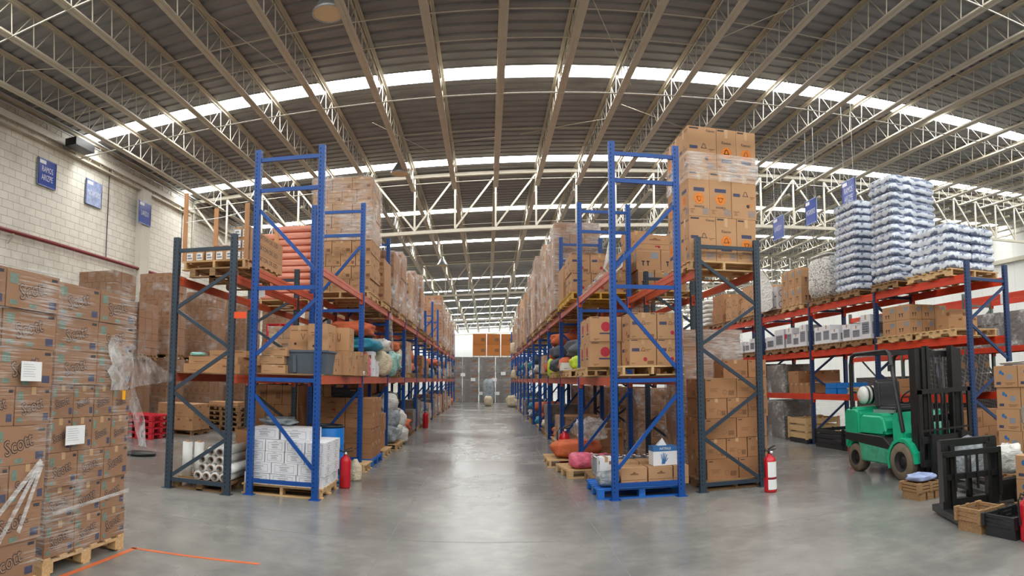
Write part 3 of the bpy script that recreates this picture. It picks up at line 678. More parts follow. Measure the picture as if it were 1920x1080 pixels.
# a whole shrink-wrapped load: carton block, film and sometimes a torn glossy side
_LD = {}
def load(label, x0, x1, y0, y1, z0, z1, mat_='card_brown', film='film', nx=3, ny=3, nz=6, seed=0, group='wrapped pallet loads', name='wrapped_load', gloss=True, bulgy=0):
    k = (round(x1-x0, 2), round(y1-y0, 2), round(z1-z0, 2), mat_, film, nx, ny, nz, seed % 4, gloss)
    if k not in _LD:
        r = random.Random(seed); m = MB(); X, Y, Z = x1-x0, y1-y0, z1-z0; dz = Z/nz
        for i in range(nz):
            ax = nx+(i % 2 if nx > 1 else 0); ox = r.uniform(-.012, .012)
            for a in range(ax):
                for b in range(ny):
                    if 0 < a < ax-1 and 0 < b < ny-1 and i < nz-1: continue
                    u0 = -X/2+X*a/ax; v0 = -Y/2+Y*b/ny
                    m.bx(u0+.005+ox, u0+X/ax-.005+ox, v0+.005, v0+Y/ny-.005, i*dz+.002, (i+1)*dz-.003)
                    if b == 0: m.quad(*[(u0+X/ax*p+ox, -Y/2+.0035, i*dz+dz*q) for p, q in ((.6, .3), (.9, .3), (.9, .6), (.6, .6))], 1)
        a = m.mesh('carton_block', [mat_, 'ink_kraft'])
        w = MB(); g = .02; n = 6; vs = []; fs = []; ring = []
        for s_ in range(4):
            for q in range(n):
                t = q/n*2-1; ring.append([(t*(X/2+g), -Y/2-g), (X/2+g, t*(Y/2+g)), (-t*(X/2+g), Y/2+g), (-X/2-g, -t*(Y/2+g))][s_])
        for j in range(9):
            for (p, q) in ring: k_ = 1+r.uniform(-.1, 1)*.012; vs.append((p*k_, q*k_, Z*j/8))
        R_ = len(ring)
        for j in range(8): fs += [(j*R_+q, j*R_+(q+1) % R_, (j+1)*R_+(q+1) % R_, (j+1)*R_+q) for q in range(R_)]
        w.add(vs, fs, 0, True); b = w.mesh('load_film', film) if film else None
        _LD[k] = (a, b)
    if _LD[k][1] is None: return solo(name, label, 'load', _LD[k][0], ((x0+x1)/2, (y0+y1)/2, z0), 0, group)
    t = thing(name, label, 'wrapped load', ((x0+x1)/2, (y0+y1)/2, z0), 0, group); part('carton_block', _LD[k][0], t)
    if _LD[k][1]: part('stretch_film', _LD[k][1], t)
    return t
_SK = {}
def sack(label, col, x, y, z, sx, sy, sz, rz=0, seed=1, name='filled_bag', cat='bag', group='bags and sacks on the racks', e=.55, amp=.12):
    k = (col, round(sx, 2), round(sy, 2), round(sz, 2), seed % 6, e)
    if k not in _SK: _SK[k] = lumpy(sx, sy, sz, seed % 6+1, amp, e).mesh('soft_bag', col)
    return solo(name, label, cat, _SK[k], (x, y, z), rz, group)
# ------------------------------------------------------------------ racks
LA, LW, RA, RWK, FR_ = 'left blue rack', 'left slate rack', 'right blue rack', 'right slate rack', 'navy and red rack'
LB0, LB1 = -3.24, -2.29; LD0, LD1 = -4.42, -3.50; RB0, RB1 = 1.75, 2.70; RD0, RD1 = 3.07, 4.02; FX0, FX1 = 7.5, 8.45
NB = 12
LY = [8.4+3.0*k for k in range(NB+1)]; RY = [8.65]+[11.8+3.0*k for k in range(NB)]; DY = [8.2+3.03*k for k in range(NB+1)]; EY = [8.8]+[11.9+3.0*k for k in range(NB)]
FY = [7.85+2.75*k for k in range(7)]
bb = [.2, 1.61, 2.9, 4.31, 4.76]
for k, y in enumerate(LY):
    upright('blue rack upright frame, %s from the camera, %s' % (ordn(k), LA), LB0, LB1, y, 4.91 if k != 5 else 4.2, 'blue_steel', bb if k < 6 else bb[1:4], ([(4.03, 3.11), (1.95, 2.74), (1.39, .41)] if k == 0 else [(.35, 1.4), (2.7, 1.8), (3.1, 4.1)]), 'uprights of the '+LA, k < 5)
    upright('blue rack upright frame, %s from the camera, %s' % (ordn(k), RA), RB0, RB1, RY[k], 5.03, 'blue_steel', [.2, 1.63, 2.95, 4.47, 4.86] if k < 6 else [1.63, 2.95, 4.47], ([(3.22, 4.14), (2.81, 1.8), (.42, 1.42)] if k == 0 else [(.35, 1.4), (2.7, 1.8), (3.1, 4.1)]), 'uprights of the '+RA, k < 5)
    if k < 9:
        zz = [(2.62, 3.11), (2.58, 2.05), (1.42, 1.98), (1.38, .79), (.18, .75)]
        upright('slate rack upright frame, %s from the camera, %s' % (ordn(k), LW), LD0, LD1, DY[k], 3.66, 'dark_steel', [.13, 3.46], zz if k < 6 else zz[1:3], 'uprights of the '+LW, k < 3)
        zz = [(3.38, 2.76), (2.15, 2.72), (2.07, 1.45), (.82, 1.41), (.77, .13)]
        upright('slate rack upright frame, %s from the camera, %s' % (ordn(k), RWK), RD0, RD1, EY[k], 3.74, 'dark_steel', [.1, 3.6], zz if k < 6 else zz[1:3], 'uprights of the '+RWK, k < 3)
for k, y in enumerate(FY):
    upright('navy upright frame, %s from the camera, %s' % (ordn(k), FR_), FX0, FX1, y, [3.5, 3.66, 3.45, 3.4, 3.4, 3.4, 3.4][k], 'navy_steel', [.15, 3.2], [(.3, .95), (1.6, 1.0), (1.68, 2.3), (3.0, 2.36)] if k != 0 else [(2.5, 3.1), (2.4, 1.8), (1.15, 1.7), (1.1, .5)], 'uprights of the '+FR_, k < 3)
for k in range(NB):
    for lv, (z, ln) in enumerate(((1.68, 'lower'), (3.2, 'upper'))):
        for x, sd in ((LB1, 'aisle side'), (LB0, 'wall side')):
            if sd == 'wall side' and k > 4: continue
            beam('orange shelf beam, %s level, %s, %s bay of the %s' % (ln, sd, ordn(k), LA), x, LY[k], LY[k+1], z, 'orange_steel', 'shelf beams of the '+LA)
        for x, sd in ((RB0, 'aisle side'), (RB1, 'outer side')):
            if sd == 'outer side' and k > 4: continue
            beam('orange shelf beam, %s level, %s, %s bay of the %s' % (ln, sd, ordn(k), RA), x, RY[k], RY[k+1], z, 'orange_steel', 'shelf beams of the '+RA)
    for lv, (z, ln) in enumerate(((1.66, 'lower'), (3.09, 'upper'))):
        if k < 6:
            for x, sd in ((LD1, 'inner side'), (LD0, 'wall side')): beam('orange shelf beam, %s level, %s, %s bay of the %s' % (ln, sd, ordn(k), LW), x, DY[k], DY[k+1], z, 'orange_steel', 'shelf beams of the '+LW)
            if lv == 1 or k > 0:
                for x, sd in ((RD0, 'inner side'), (RD1, 'outer side')): beam('orange shelf beam, %s level, %s, %s bay of the %s' % (ln, sd, ordn(k), RWK), x, EY[k], EY[k+1], z+(.18 if lv else 0), 'orange_steel', 'shelf beams of the '+RWK)
for k in range(6):
    for z, ln in ((1.2, 'low'), (2.22, 'middle'), (3.28, 'top')):
        for x, sd in ((FX0, 'aisle side'), (FX1, 'far side')):
            beam('red shelf beam, %s level, %s, %s bay of the %s' % (ln, sd, ordn(k), FR_), x, FY[k], FY[k+1], z, 'red_steel', 'shelf beams of the '+FR_, .14)
# plywood shelf boards on the lower levels
for k in range(NB):
    solo('shelf_board', 'thin plywood shelf board, lower level, %s bay of the %s' % (ordn(k), LA), 'shelf board', MB().bx(-.5, .5, -1.42, 1.42, 0, .018).mesh('shelf_board', 'wood_dark'), ((LB0+LB1)/2, (LY[k]+LY[k+1])/2, 1.682), 0, 'shelf boards')
    solo('shelf_board', 'thin plywood shelf board, lower level, %s bay of the %s' % (ordn(k), RA), 'shelf board', MB().bx(-.5, .5, -1.36, 1.36, 0, .018).mesh('shelf_board', 'wood_dark'), ((RB0+RB1)/2, (RY[k]+RY[k+1])/2, 1.682), 0, 'shelf boards')
    if k < 4: solo('shelf_board', 'thin plywood shelf board, lower level, %s bay of the %s' % (ordn(k), LW), 'shelf board', MB().bx(-.48, .48, -1.42, 1.42, 0, .018).mesh('shelf_board', 'wood_dark'), ((LD0+LD1)/2, (DY[k]+DY[k+1])/2, 1.662), 0, 'shelf boards')
ZL = 1.70; ZU = 3.2
# label tags on uprights
for l, n_, x, y, z, w, h, c in (('orange location tag bridging the slate and blue front frames', 'location_tag', -3.37, 8.17, 2.45, .2, .09, 'orange_tag'), ('white paper tag behind the blue frame, upper shelf of the left racks', 'location_tag', -3.4, 9.05, 2.86, .14, .14, 'paper')):
    t = solo(n_, l, 'tag', MB().bx(-w/2, w/2, -.004, .004, 0, h).mesh('tag', c), (x, y, z))
# ------------------------------------------------------------------ big wrapped stacks beside the camera (left)
def wide_stack(nm, where, x0, x1, y0, y1, lean, lay):
    pallet('raw pine pallet under the %s' % where, x0, x1, y0, y1, 0, 'wood', 0, 'floor pallets', False)
    return grid('wrapped_carton', 'film-wrapped brown carton', where, x0, x1, y0, y1, .14, lay, 'scott', 'card_dark', ('+x', '-y'), .012, lean, False)
lay8 = [(.277, 2, n) for n in (3, 2, 3, 2, 3, 2, 2, 2)]
lay8b = [(.277, 2, n) for n in (3, 3, 3, 4, 4, 2, 2, 2)]
wide_stack('a', 'stack at picture edge', -4.0, -3.0, 2.44, 3.62, (0, .12), [(.274, 2, n) for n in (2, 2, 3, 2, 3, 2, 2, 2)])
wide_stack('b', 'stack by floor tape', -4.2, -3.2, 3.93, 5.11, (0, .02), lay8b)
wrap('clear stretch film wound round the brown carton stack at the picture edge', -4.0, -3.0, 2.44, 3.62, .2, 2.36, 'film', lean=(0, .12), seed=3)
wrap('clear stretch film wound round the brown carton stack by the floor tape', -4.2, -3.2, 3.93, 5.11, .12, 2.38, 'film', lean=(0, .02), seed=4)
def sheet(name, label, cat, x, y, z, w, h, ink='paper', lines=True):
    t = thing(name, label, cat, (x, y, z)); part('sheet', MB().bx(-.002, .002, -w/2, w/2, 0, h).mesh('sheet', ink), t)
    if lines:
        m = MB()
        for i in range(6): m.quad((.0026, -w*.42, h*(.85-i*.12)), (.0026, w*(.1+.05*(i % 3)), h*(.85-i*.12)), (.0026, w*(.1+.05*(i % 3)), h*(.835-i*.12)), (.0026, -w*.42, h*(.835-i*.12)))
        part('printed_lines', m.mesh('printed_lines', 'ink_grey'), t)
sheet('paper_sheet', 'white paper sheet taped to the wrapped stack at the picture edge', 'paper', -2.965, 3.41, 1.55, .22, .14)
sheet('paper_sheet', 'white paper sheet taped to the wrapped stack by the floor tape', 'paper', -3.165, 4.23, 1.03, .26, .155)
sheet('sticker', 'small yellow sticker on the wrapped stack by the floor tape', 'sticker', -3.16, 4.94, 1.39, .05, .085, 'yellow', False)
# loose film: ropes on the near stack and the tail blown out to the slate upright
m = MB()
for p, q in (((-2.96, 3.56, .98), (-2.965, 2.9, .45)), ((-2.955, 3.56, .98), (-2.965, 3.1, .38)), ((-2.955, 3.57, .96), (-2.96, 3.35, .5))): m.bar(p, q, .035, .006, 0, (1, 0, 0))
solo('film_rope', 'white twisted film ropes across the stack at the picture edge', 'stretch film', m.mesh('film_rope', 'film_heavy'))
def tail(pts, w, seed):
    r = random.Random(seed); m = MB(); vs = []; n = len(pts); fs = []
    for i, (x, y, z, ww) in enumerate(pts):
        for j in range(7):
            t = j/6-.5; vs.append((x+r.uniform(-.02, .02), y+r.uniform(-.04, .04), z+t*ww+r.uniform(-.012, .012)))
    for i in range(n-1): fs += [(i*7+j, i*7+j+1, (i+1)*7+j+1, (i+1)*7+j) for j in range(6)]
    return m.add(vs, fs, 0, True)
solo('film_tail', 'torn clear film tail stretched from the wrapped stack to the slate upright', 'stretch film', tail([(-3.17, 4.7, 1.72, .5), (-3.2, 5.1, 1.7, .42), (-3.5, 5.7, 1.68, .36), (-3.75, 6.4, 1.66, .3), (-4.05, 7.2, 1.62, .22), (-4.38, 8.1, 1.58, .08)], 1, 5).mesh('film_tail', 'film_clear'))
solo('film_tail', 'loose hanging strip of clear film behind the wrapped stack', 'stretch film', tail([(-3.25, 5.2, 1.45, .3), (-3.4, 5.5, 1.35, .45), (-3.55, 5.8, 1.2, .5), (-3.65, 6.1, 1.0, .35), (-3.7, 6.3, .85, .1)], 1, 6).mesh('film_tail', 'film_clear'))
m = MB(); m.bar((-3.165, 3.98, .5), (-3.165, 5.1, .55), .03, .004, 0, (1, 0, 0))
solo('film_rope', 'bunched film band low across the stack by the floor tape', 'stretch film', m.mesh('film_rope', 'film_heavy'))
solo('floor_tape', 'orange floor tape strip running along the pallet by the wrapped stack', 'floor tape', MB().bx(-.025, .025, -1.4, 1.25, 0, .002).mesh('floor_tape', 'tile_orange'), (-3.13, 3.95, .0005), 0, 'orange floor tapes')
solo('floor_tape', 'orange floor tape strip running out from the pallet corner', 'floor tape', MB().bx(0, 1.22, -.025, .025, 0, .002).mesh('floor_tape', 'tile_orange'), (-3.16, 5.19, .0005), .15, 'orange floor tapes')

# ------------------------------------------------------------------ left racks, first bays
# slate rack floor: film rolls on a pallet
pallet('wood pallet of film rolls inside the slate front frame', -4.4, -3.52, 8.28, 9.3, 0, 'wood_dark', 0, 'floor pallets', False)
roll = MB().lathe([(.034, .5), (.034, 0), (.075, 0), (.075, .5), (.034, .5)], 18).mesh('film_roll_wound', 'white_plastic')
core = MB().lathe([(.026, -.01), (.034, -.01), (.034, .52), (.026, .52), (.026, -.01)], 14).mesh('film_roll_core', 'card')
for k, (x, y) in enumerate(((-4.3, 8.55), (-4.14, 8.62))):
    t = thing('stretch_film_roll', 'white stretch film roll standing upright on a pallet, %s of two' % ('first' if k == 0 else 'second'), 'film roll', (x, y, .141), 0, 'standing film rolls'); part('wound_film', roll, t); part('core', core, t)
rl = MB().lathe([(.042, 0), (.066, 0), (.066, .9), (.042, .9), (.042, 0)], 16, axis='y').mesh('tube_wound', 'white_plastic'); rc = MB().lathe([(.034, -.012), (.044, -.012), (.044, .91), (.034, .91)], 14, axis='y').mesh('tube_core', 'card_dark')
n_ = 0
for row, cnt in enumerate((4, 4, 3, 2)):
    for c_ in range(cnt):
        t = thing('film_tube', 'white film roll lying down, %s from left in %s row of the roll pile' % (ORD[c_], ['bottom', 'second', 'third', 'top'][row]), 'film roll', (-4.0+.135*c_+(.067*(row % 2))+(.067 if row > 1 else 0)+(.067 if row == 3 else 0), 8.3, .208+row*.118), 0, 'lying film rolls'); part('wound_film', rl, t); part('core', rc, t)
for z0, h, l in ((.141, .3, 'lower'), (.445, .36, 'upper')):
    carton('cardboard_carton', '%s open brown carton behind the film roll pile' % l, (.42, .5, h), 'plain', 'card_brown', (-3.62, 9.5, z0), .04, 'cartons behind the rolls')
# white cartons
pallet('notched wood pallet under the white carton stack', -3.38, -2.2, 8.46, 9.42, 0, 'wood', 0, 'floor pallets', True)
grid('white_carton', 'white printed carton', 'white stack, blue frame', -3.36, -2.2, 8.5, 9.42, .14, [(.155, 3, 2), (.155, 3, 2), (.155, 4, 2), (.155, 4, 2)], 'white', 'card_white', ('-y', '+x'), .008)
for k, (x, y) in enumerate(((-3.12, 8.8), (-2.66, 8.78), (-2.66, 9.12), (-3.12, 9.14))):
    carton('white_carton', 'white printed carton on the very top of the white stack, %s' % ['front left', 'front right', 'back right', 'back left'][k], (.42, .32, .155), 'white', 'card_white', (x, y, .761), rj.uniform(-.03, .03), 'cartons topping the white stack')
solo('film_scrap', 'crumpled film scraps lying on top of the white cartons', 'plastic scrap', lumpy(.5, .3, .12, 9, .3).mesh('film_scrap', 'bag_grey'), (-3.1, 9.25, .92))
# blue drum, extinguisher
t = thing('plastic_drum', 'bright blue plastic drum behind the white carton stack', 'drum', (-2.55, 9.98, 0))
part('body', MB().lathe([(0, 0), (.27, 0), (.285, .02), (.285, .3), (.292, .32), (.285, .34), (.285, .58), (.292, .6), (.285, .62), (.285, .84), (.275, .87), (0, .87)], 28).mesh('drum_body', 'blue_plastic'), t)
part('rim', MB().lathe([(.25, .87), (.29, .87), (.29, .9), (.25, .9), (.25, .87)], 28).mesh('drum_rim', 'black_plastic'), t)
def extinguisher(label, x, y, lab=False, s=1.0, rz=0):
    t = thing('fire_extinguisher', label, 'fire extinguisher', (x, y, 0), rz, 'fire extinguishers')
    k = ('ext', s)
    part('cylinder', MB().lathe([(0, 0), (.078*s, 0), (.085*s, .02*s), (.085*s, .40*s), (.07*s, .45*s), (.03*s, .475*s), (.03*s, .5*s), (0, .5*s)], 20).mesh('cylinder', 'red_paint'), t)
    v = MB(); v.lathe([(.022*s, .5*s), (.022*s, .55*s), (0, .55*s)], 10); v.bar((-.02*s, 0, .535*s), (.11*s, 0, .555*s), .03*s, .012*s); v.bar((-.02*s, 0, .56*s), (.1*s, 0, .6*s), .03*s, .012*s)
    part('valve', v.mesh('valve', 'black'), t)
    part('hose', MB().tube([(-.02*s, 0, .53*s), (-.08*s, 0, .56*s), (-.12*s, .01, .48*s), (-.11*s, .01, .3*s), (-.1*s, .01, .2*s)], .012*s, 8).mesh('hose', 'black_plastic'), t)
    part('gauge', MB().lathe([(0, -.02), (.018*s, -.02), (.018*s, 0)], 12, (0, -.03*s, .52*s), 0, 'y').mesh('gauge', 'white_plastic'), t)
    if lab:
        m = MB(); n = 10
        for z0, z1, mi in ((.2, .4, 0), (.04, .17, 0), (.18, .19, 1)):
            vs = []; 
            for i in range(n+1):
                a = -math.pi/2-1.1+2.2*i/n; vs += [(.0862*s*math.cos(a), .0862*s*math.sin(a), z0*s), (.0862*s*math.cos(a), .0862*s*math.sin(a), z1*s)]
            m.add(vs, [(2*i, 2*i+2, 2*i+3, 2*i+1) for i in range(n)], mi)
        for i in range(6): 
            z = (.375-.026*i)*s; m.quad((-.045*s, -.0875*s+.012*s, z), (.04*s, -.0875*s+.01*s, z), (.04*s, -.0875*s+.01*s, z-.006*s), (-.045*s, -.0875*s+.012*s, z-.006*s), 1)
        part('paper_label', m.mesh('paper_label', ['paper', 'ink']), t)
    return t
extinguisher('red fire extinguisher standing on the floor before the blue drum', -2.12, 9.5, False, 1.0, .3)
extinguisher('red fire extinguisher with white labels at the foot of the slate frame', 3.93, 8.33, True, 1.08, .35)
extinguisher('small red fire extinguisher on the floor along the left aisle rack', -2.08, 21.7, False, 1.1, .3)
extinguisher('small red fire extinguisher on the floor along the right aisle rack', 1.55, 12.7, False, 1.25, .3)
solo('plastic_jug', 'dirty white plastic jug behind the fire extinguisher by the drum', 'jug', MB().lathe([(0, 0), (.1, 0), (.11, .03), (.11, .22), (.05, .3), (.03, .34), (0, .34)], 14).mesh('jug', 'bag_cream'), (-2.12, 10.25, 0))
# lower shelf, first bay
def tote(label, x, y, z, w, d, h):
    t = thing('storage_tote', label, 'storage box', (x, y, z)); m = MB(); a = .04
    vs = [(-w/2+a, -d/2+a, 0), (w/2-a, -d/2+a, 0), (w/2-a, d/2-a, 0), (-w/2+a, d/2-a, 0), (-w/2, -d/2, h), (w/2, -d/2, h), (w/2, d/2, h), (-w/2, d/2, h)]
    m.add(vs, [(3, 2, 1, 0), (0, 1, 5, 4), (1, 2, 6, 5), (2, 3, 7, 6), (3, 0, 4, 7)])
    for u in (-.25, .25): m.bar((u*w, -d/2+.012, .02), (u*w, -d/2-.01, h-.06), .05, .02)
    part('tub', m.mesh('tote_tub', 'grey_plastic'), t); part('lid', MB().box((0, 0, h), (w+.04, d+.04, .035)).mesh('tote_lid', 'grey_plastic', .008), t)
    part('price_tag', MB().bx(w*.3-.035, w*.3+.035, -d/2-.012, -d/2-.006, h*.5, h*.75).mesh('price_tag', 'orange_tag'), t); return t
tote('dark grey plastic tote with an orange tag in the front blue frame', -2.53, 8.86, 1.70, .64, .5, .32)
for (x, y, z, d, l, st) in ((-2.82, 9.45, 2.04, (.3, .42, .4), 'tall brown carton behind the tote, first from left', 'bottle'), (-2.5, 9.4, 2.04, (.3, .5, .42), 'taller brown carton behind the tote, middle', 'leaf'), (-2.36, 9.9, 1.7, (.42, .4, .38), 'brown carton, bottom of the pair beside the tote', 'leaf'), (-2.36, 9.9, 2.083, (.42, .4, .36), 'brown carton, upper of the pair beside the tote', 'leaf'),
                            (-2.8, 9.45, 1.7, (.36, .42, .335), 'brown carton under the tall cartons, first from left', 'leaf'), (-2.43, 9.4, 1.7, (.36, .5, .335), 'brown carton under the tall cartons, next to the upright', 'leaf'),
                            (-2.42, 10.55, 1.7, (.4, .4, .4), 'film-taped carton with a torn flap on the left lower shelf', 'plain'), (-2.4, 11.02, 1.7, (.4, .34, .42), 'narrow brown carton by the second blue upright, left lower shelf', 'bottle')):
    carton('cardboard_carton', l, d, st, 'card', (x, y, z), rj.uniform(-.03, .03), 'cartons around the tote')
carton('cardboard_carton', 'small film-wrapped carton lying in front of the torn carton', (.28, .2, .16), 'plain', 'card', (-2.26, 10.2, 1.7), .05, 'cartons around the tote')
solo('bag_scrap', 'small white plastic scrap on the lower shelf beam at the second left upright', 'plastic scrap', lumpy(.2, .2, .09, 3, .2).mesh('bag_scrap', 'bag_white'), (-2.3, 11.3, 1.7))
carton('cardboard_carton', 'brown carton printed with a ring, second bay, left lower shelf', (.4, .36, .4), 'ring', 'card', (-2.44, 11.75, 1.7), 0, 'second bay goods')
carton('white_carton', 'tall plain white box beside the pink bottle, left lower shelf', (.3, .4, .5), 'plain', 'card_white', (-2.42, 12.65, 1.7), 0, 'second bay goods')
carton('white_carton', 'lower plain white box at the third left upright', (.3, .3, .32), 'plain', 'card_white', (-2.42, 13.1, 1.7), 0, 'second bay goods')
carton('white_carton', 'small white box stood at the back of the second bay shelf', (.3, .25, .45), 'plain', 'card_white', (-2.75, 11.8, 1.7), 0, 'second bay goods')
t = thing('plastic_bottle', 'coral pink detergent bottle on the left lower shelf', 'bottle', (-2.36, 12.2, 1.7)); part('body', MB().lathe([(0, 0), (.1, 0), (.11, .02), (.11, .15), (.085, .2), (.11, .24), (.1, .34), (.05, .4), (0, .4)], 16).mesh('bottle_body', 'bag_pink'), t); part('cap', MB().lathe([(.045, .4), (.045, .44), (0, .44)], 12).mesh('bottle_cap', 'red_plastic'), t)
sack('orange textile bundle on top of the teal sack, left lower shelf', 'fabric_orange', -2.75, 12.8, 2.48, .85, 1.3, .33, 0, 2, 'textile_bundle', 'bundle')
sack('teal sack lying across the left lower shelf, second bay', 'bag_teal', -2.65, 12.9, 2.2, .9, 1.5, .28, 0, 3)
carton('cardboard_carton', 'carton base hidden under the teal sack', (.5, 1.2, .48), 'plain', 'card_brown', (-2.9, 12.8, 1.7), 0, 'second bay goods')
sack('dark teal sack at the back of the second bay, left lower shelf', 'bag_teal', -3.0, 11.95, 2.2, .5, .6, .35, 0, 5)
sack('whitish filled bag hanging over the shelf edge at the third left upright', 'bag_cream', -2.4, 13.75, 1.7, .6, .8, .55, 0, 1)
sack('mint film bag bulging past the third left upright', 'bag_mint', -2.42, 14.98, 1.7, .55, .9, .6, 0, 4)
sack('white clear-film bag slumped on the whitish bag', 'bag_white', -2.4, 14.0, 2.24, .5, .6, .3, 0, 2)
pallet('small pallet on the left lower shelf, third bay', -3.1, -2.2, 15.3, 16.3, 1.7, 'wood_dark', 0, 'shelf pallets', True)
sack('mint and cream filled bag on the third bay shelf pallet', 'bag_mint', -2.5, 15.7, 1.84, .7, .8, .5, 0, 2)
sack('orange textile bundle on the mint bags, third bay', 'fabric_orange', -2.5, 15.9, 2.34, .6, .7, .25, 0, 4, 'textile_bundle', 'bundle')
sack('olive brown sack behind the mint bags, third bay', 'bag_cream', -2.55, 16.6, 1.84, .6, .6, .7, 0, 5)
solo('film_drape', 'crumpled clear film hanging off the upper shelf beam at the third left upright', 'stretch film', tail([(-2.2, 14.1, 3.0, .1), (-2.18, 14.2, 2.95, .5), (-2.16, 14.32, 2.7, .8), (-2.16, 14.45, 2.4, .6), (-2.2, 14.5, 2.1, .2)], 1, 8).mesh('film_drape', 'film_heavy'))
# slate rack lower shelf, first bay: long flat cartons
for i, (x, y, z, d) in enumerate(((-3.96, 8.75, 1.68, (.92, .4, .13)), (-3.9, 9.2, 1.68, (.95, .4, .13)), (-3.96, 8.85, 1.813, (.8, .5, .11)), (-3.8, 9.25, 1.813, (.8, .3, .16)), (-3.82, 9.0, 1.926, (.6, .35, .1)))):
    carton('flat_carton', 'long flat carton in the slate rack, %s' % ['bottom front', 'bottom second', 'middle layer front', 'middle layer back', 'on top of the pile'][i], d, 'plain', 'card', (x, y, z), 0, 'flat cartons on the slate rack')
for i, (x, z) in enumerate(((-2.97, 1.7), (-2.99, 1.83), (-2.95, 1.945))):
    carton('flat_carton', 'long flat carton behind the blue front upright, %s' % ['bottom', 'middle', 'top'][i], (.36, .9, .12), 'plain', 'card', (x, 8.95, z), 0, 'flat cartons on the blue rack')
sack('small white and green film pack on the flat cartons', 'bag_mint', -4.25, 8.7, 1.925, .22, .25, .06, 0, 2)
# upper level of the slate rack: long slim cartons with stakes
pallet('wood pallet under the long slim cartons on the slate rack', -4.48, -3.42, 8.5, 9.9, 3.22, 'wood', 0, 'upper shelf pallets', True)
pallet('sagging old pallet below the long slim carton pallet', -4.3, -3.55, 8.4, 9.9, 3.09, 'wood_dark', 0, 'upper shelf pallets', False)
for i in range(5):
    carton('long_carton', 'long slim carton in the low row above the slate frame, %s from left' % ORD[i], (.145, 1.2, .16), 'label', 'card', (-4.38+.165*i, 9.15, 3.36), rj.uniform(-.03, .03), 'low row of long slim cartons')
    
for r_ in range(3):
    for c_ in range(2):
        carton('long_carton', 'long printed slim carton, %s column, %s from bottom' % (['inner', 'aisle-side'][c_], ORD[r_]), (.13, 1.5 if c_ else 1.45, .165), 'fragile', 'card', (-3.62+.135*c_, 9.36, 3.36+.168*r_), 0, 'tall long slim carton columns')
for i in range(5):
    pass
m = MB(); 
for i, (x, z) in enumerate([(-4.38+.165*k, 3.375) for k in range(5)]+[(-3.62+.135*c, 3.375+.168*r) for r in range(3) for c in range(2)]):
    solo('white_label', 'white printed label on the end of a long slim carton, %s along' % ORD[i], 'label', MB().bx(-.05, .05, -.002, 0, 0, .11).quad((-.04, -.0025, .02), (.04, -.0025, .02), (.04, -.0025, .045), (-.04, -.0025, .045), 1).quad((-.04, -.0025, .06), (.02, -.0025, .06), (.02, -.0025, .09), (-.04, -.0025, .09), 1).mesh('white_label', ['paper', 'ink_grey']), (x, 8.545 if i < 5 else 8.6, z), 0, 'labels on long slim cartons')
carton('cardboard_carton', 'open dark-mouthed carton lying on the low long slim cartons', (.22, .5, .13), 'plain', 'card_dark', (-4.05, 9.1, 3.523), .2)
for i, (x, y, z0, z1) in enumerate(((-4.5, 8.6, 3.36, 4.45), (-4.14, 8.95, 3.53, 4.27), (-3.46, 8.56, 3.23, 4.2), (-3.47, 9.93, 3.1, 4.15))):
    solo('wooden_stake', 'upright pine board strapped to the long slim cartons, %s from left' % ORD[i], 'board', MB().bx(-.035, .035, -.012, .012, 0, z1-z0).mesh('wooden_stake', 'wood_red'), (x, y, z0), 0, 'pine boards by the long slim cartons')
solo('white_strap', 'thin white strap strung between the pine boards', 'strap', MB().tube([(-4.48, 8.58, 3.98), (-3.9, 8.6, 4.02), (-3.48, 8.57, 4.08)], .006, 5).mesh('white_strap', 'paper'))
# coral bundles on the slate rack, second bay
pallet('pallet under the coral bundles', -4.66, -3.52, 12.3, 13.4, 3.1, 'wood', 0, 'upper shelf pallets')
for k in range(11):
    w = .0 if k < 10 else .25
    solo('film_bundle', 'coral film-wrapped flat bundle, %s from the bottom of the coral stack' % ordn(k), 'bundle', lumpy(1.16-w, 1.12, .142, 20+k % 4, .025, .13, 40, 8).mesh('film_bundle', 'pink'), (-4.08+w/2+rj.uniform(-.02, .02), 12.86, 3.24+.14*k), 0, 'coral bundles')
# big brown load: left upper level, second bay
pallet('wood pallet under the tall brown carton load', -3.44, -2.24, 11.95, 13.05, 3.2, 'wood', 0, 'upper shelf pallets')
grid('product_carton', 'printed brown carton', 'tall left load', -3.44, -2.24, 11.97, 13.03, 3.34, [(.253, 3, 2), (.253, 3, 2), (.253, 4, 2), (.253, 3, 2), (.253, 4, 2), (.253, 3, 2), (.253, 3, 2), (.253, 4, 2), (.253, 3, 2)], 'brown', 'card', ('-y', '+x'), .008, top=False)
wrap('crumpled film round the upper half of the tall brown load', -3.44, -2.24, 11.97, 13.03, 4.35, 5.63, 'film_heavy', seed=11, bulge=.012)

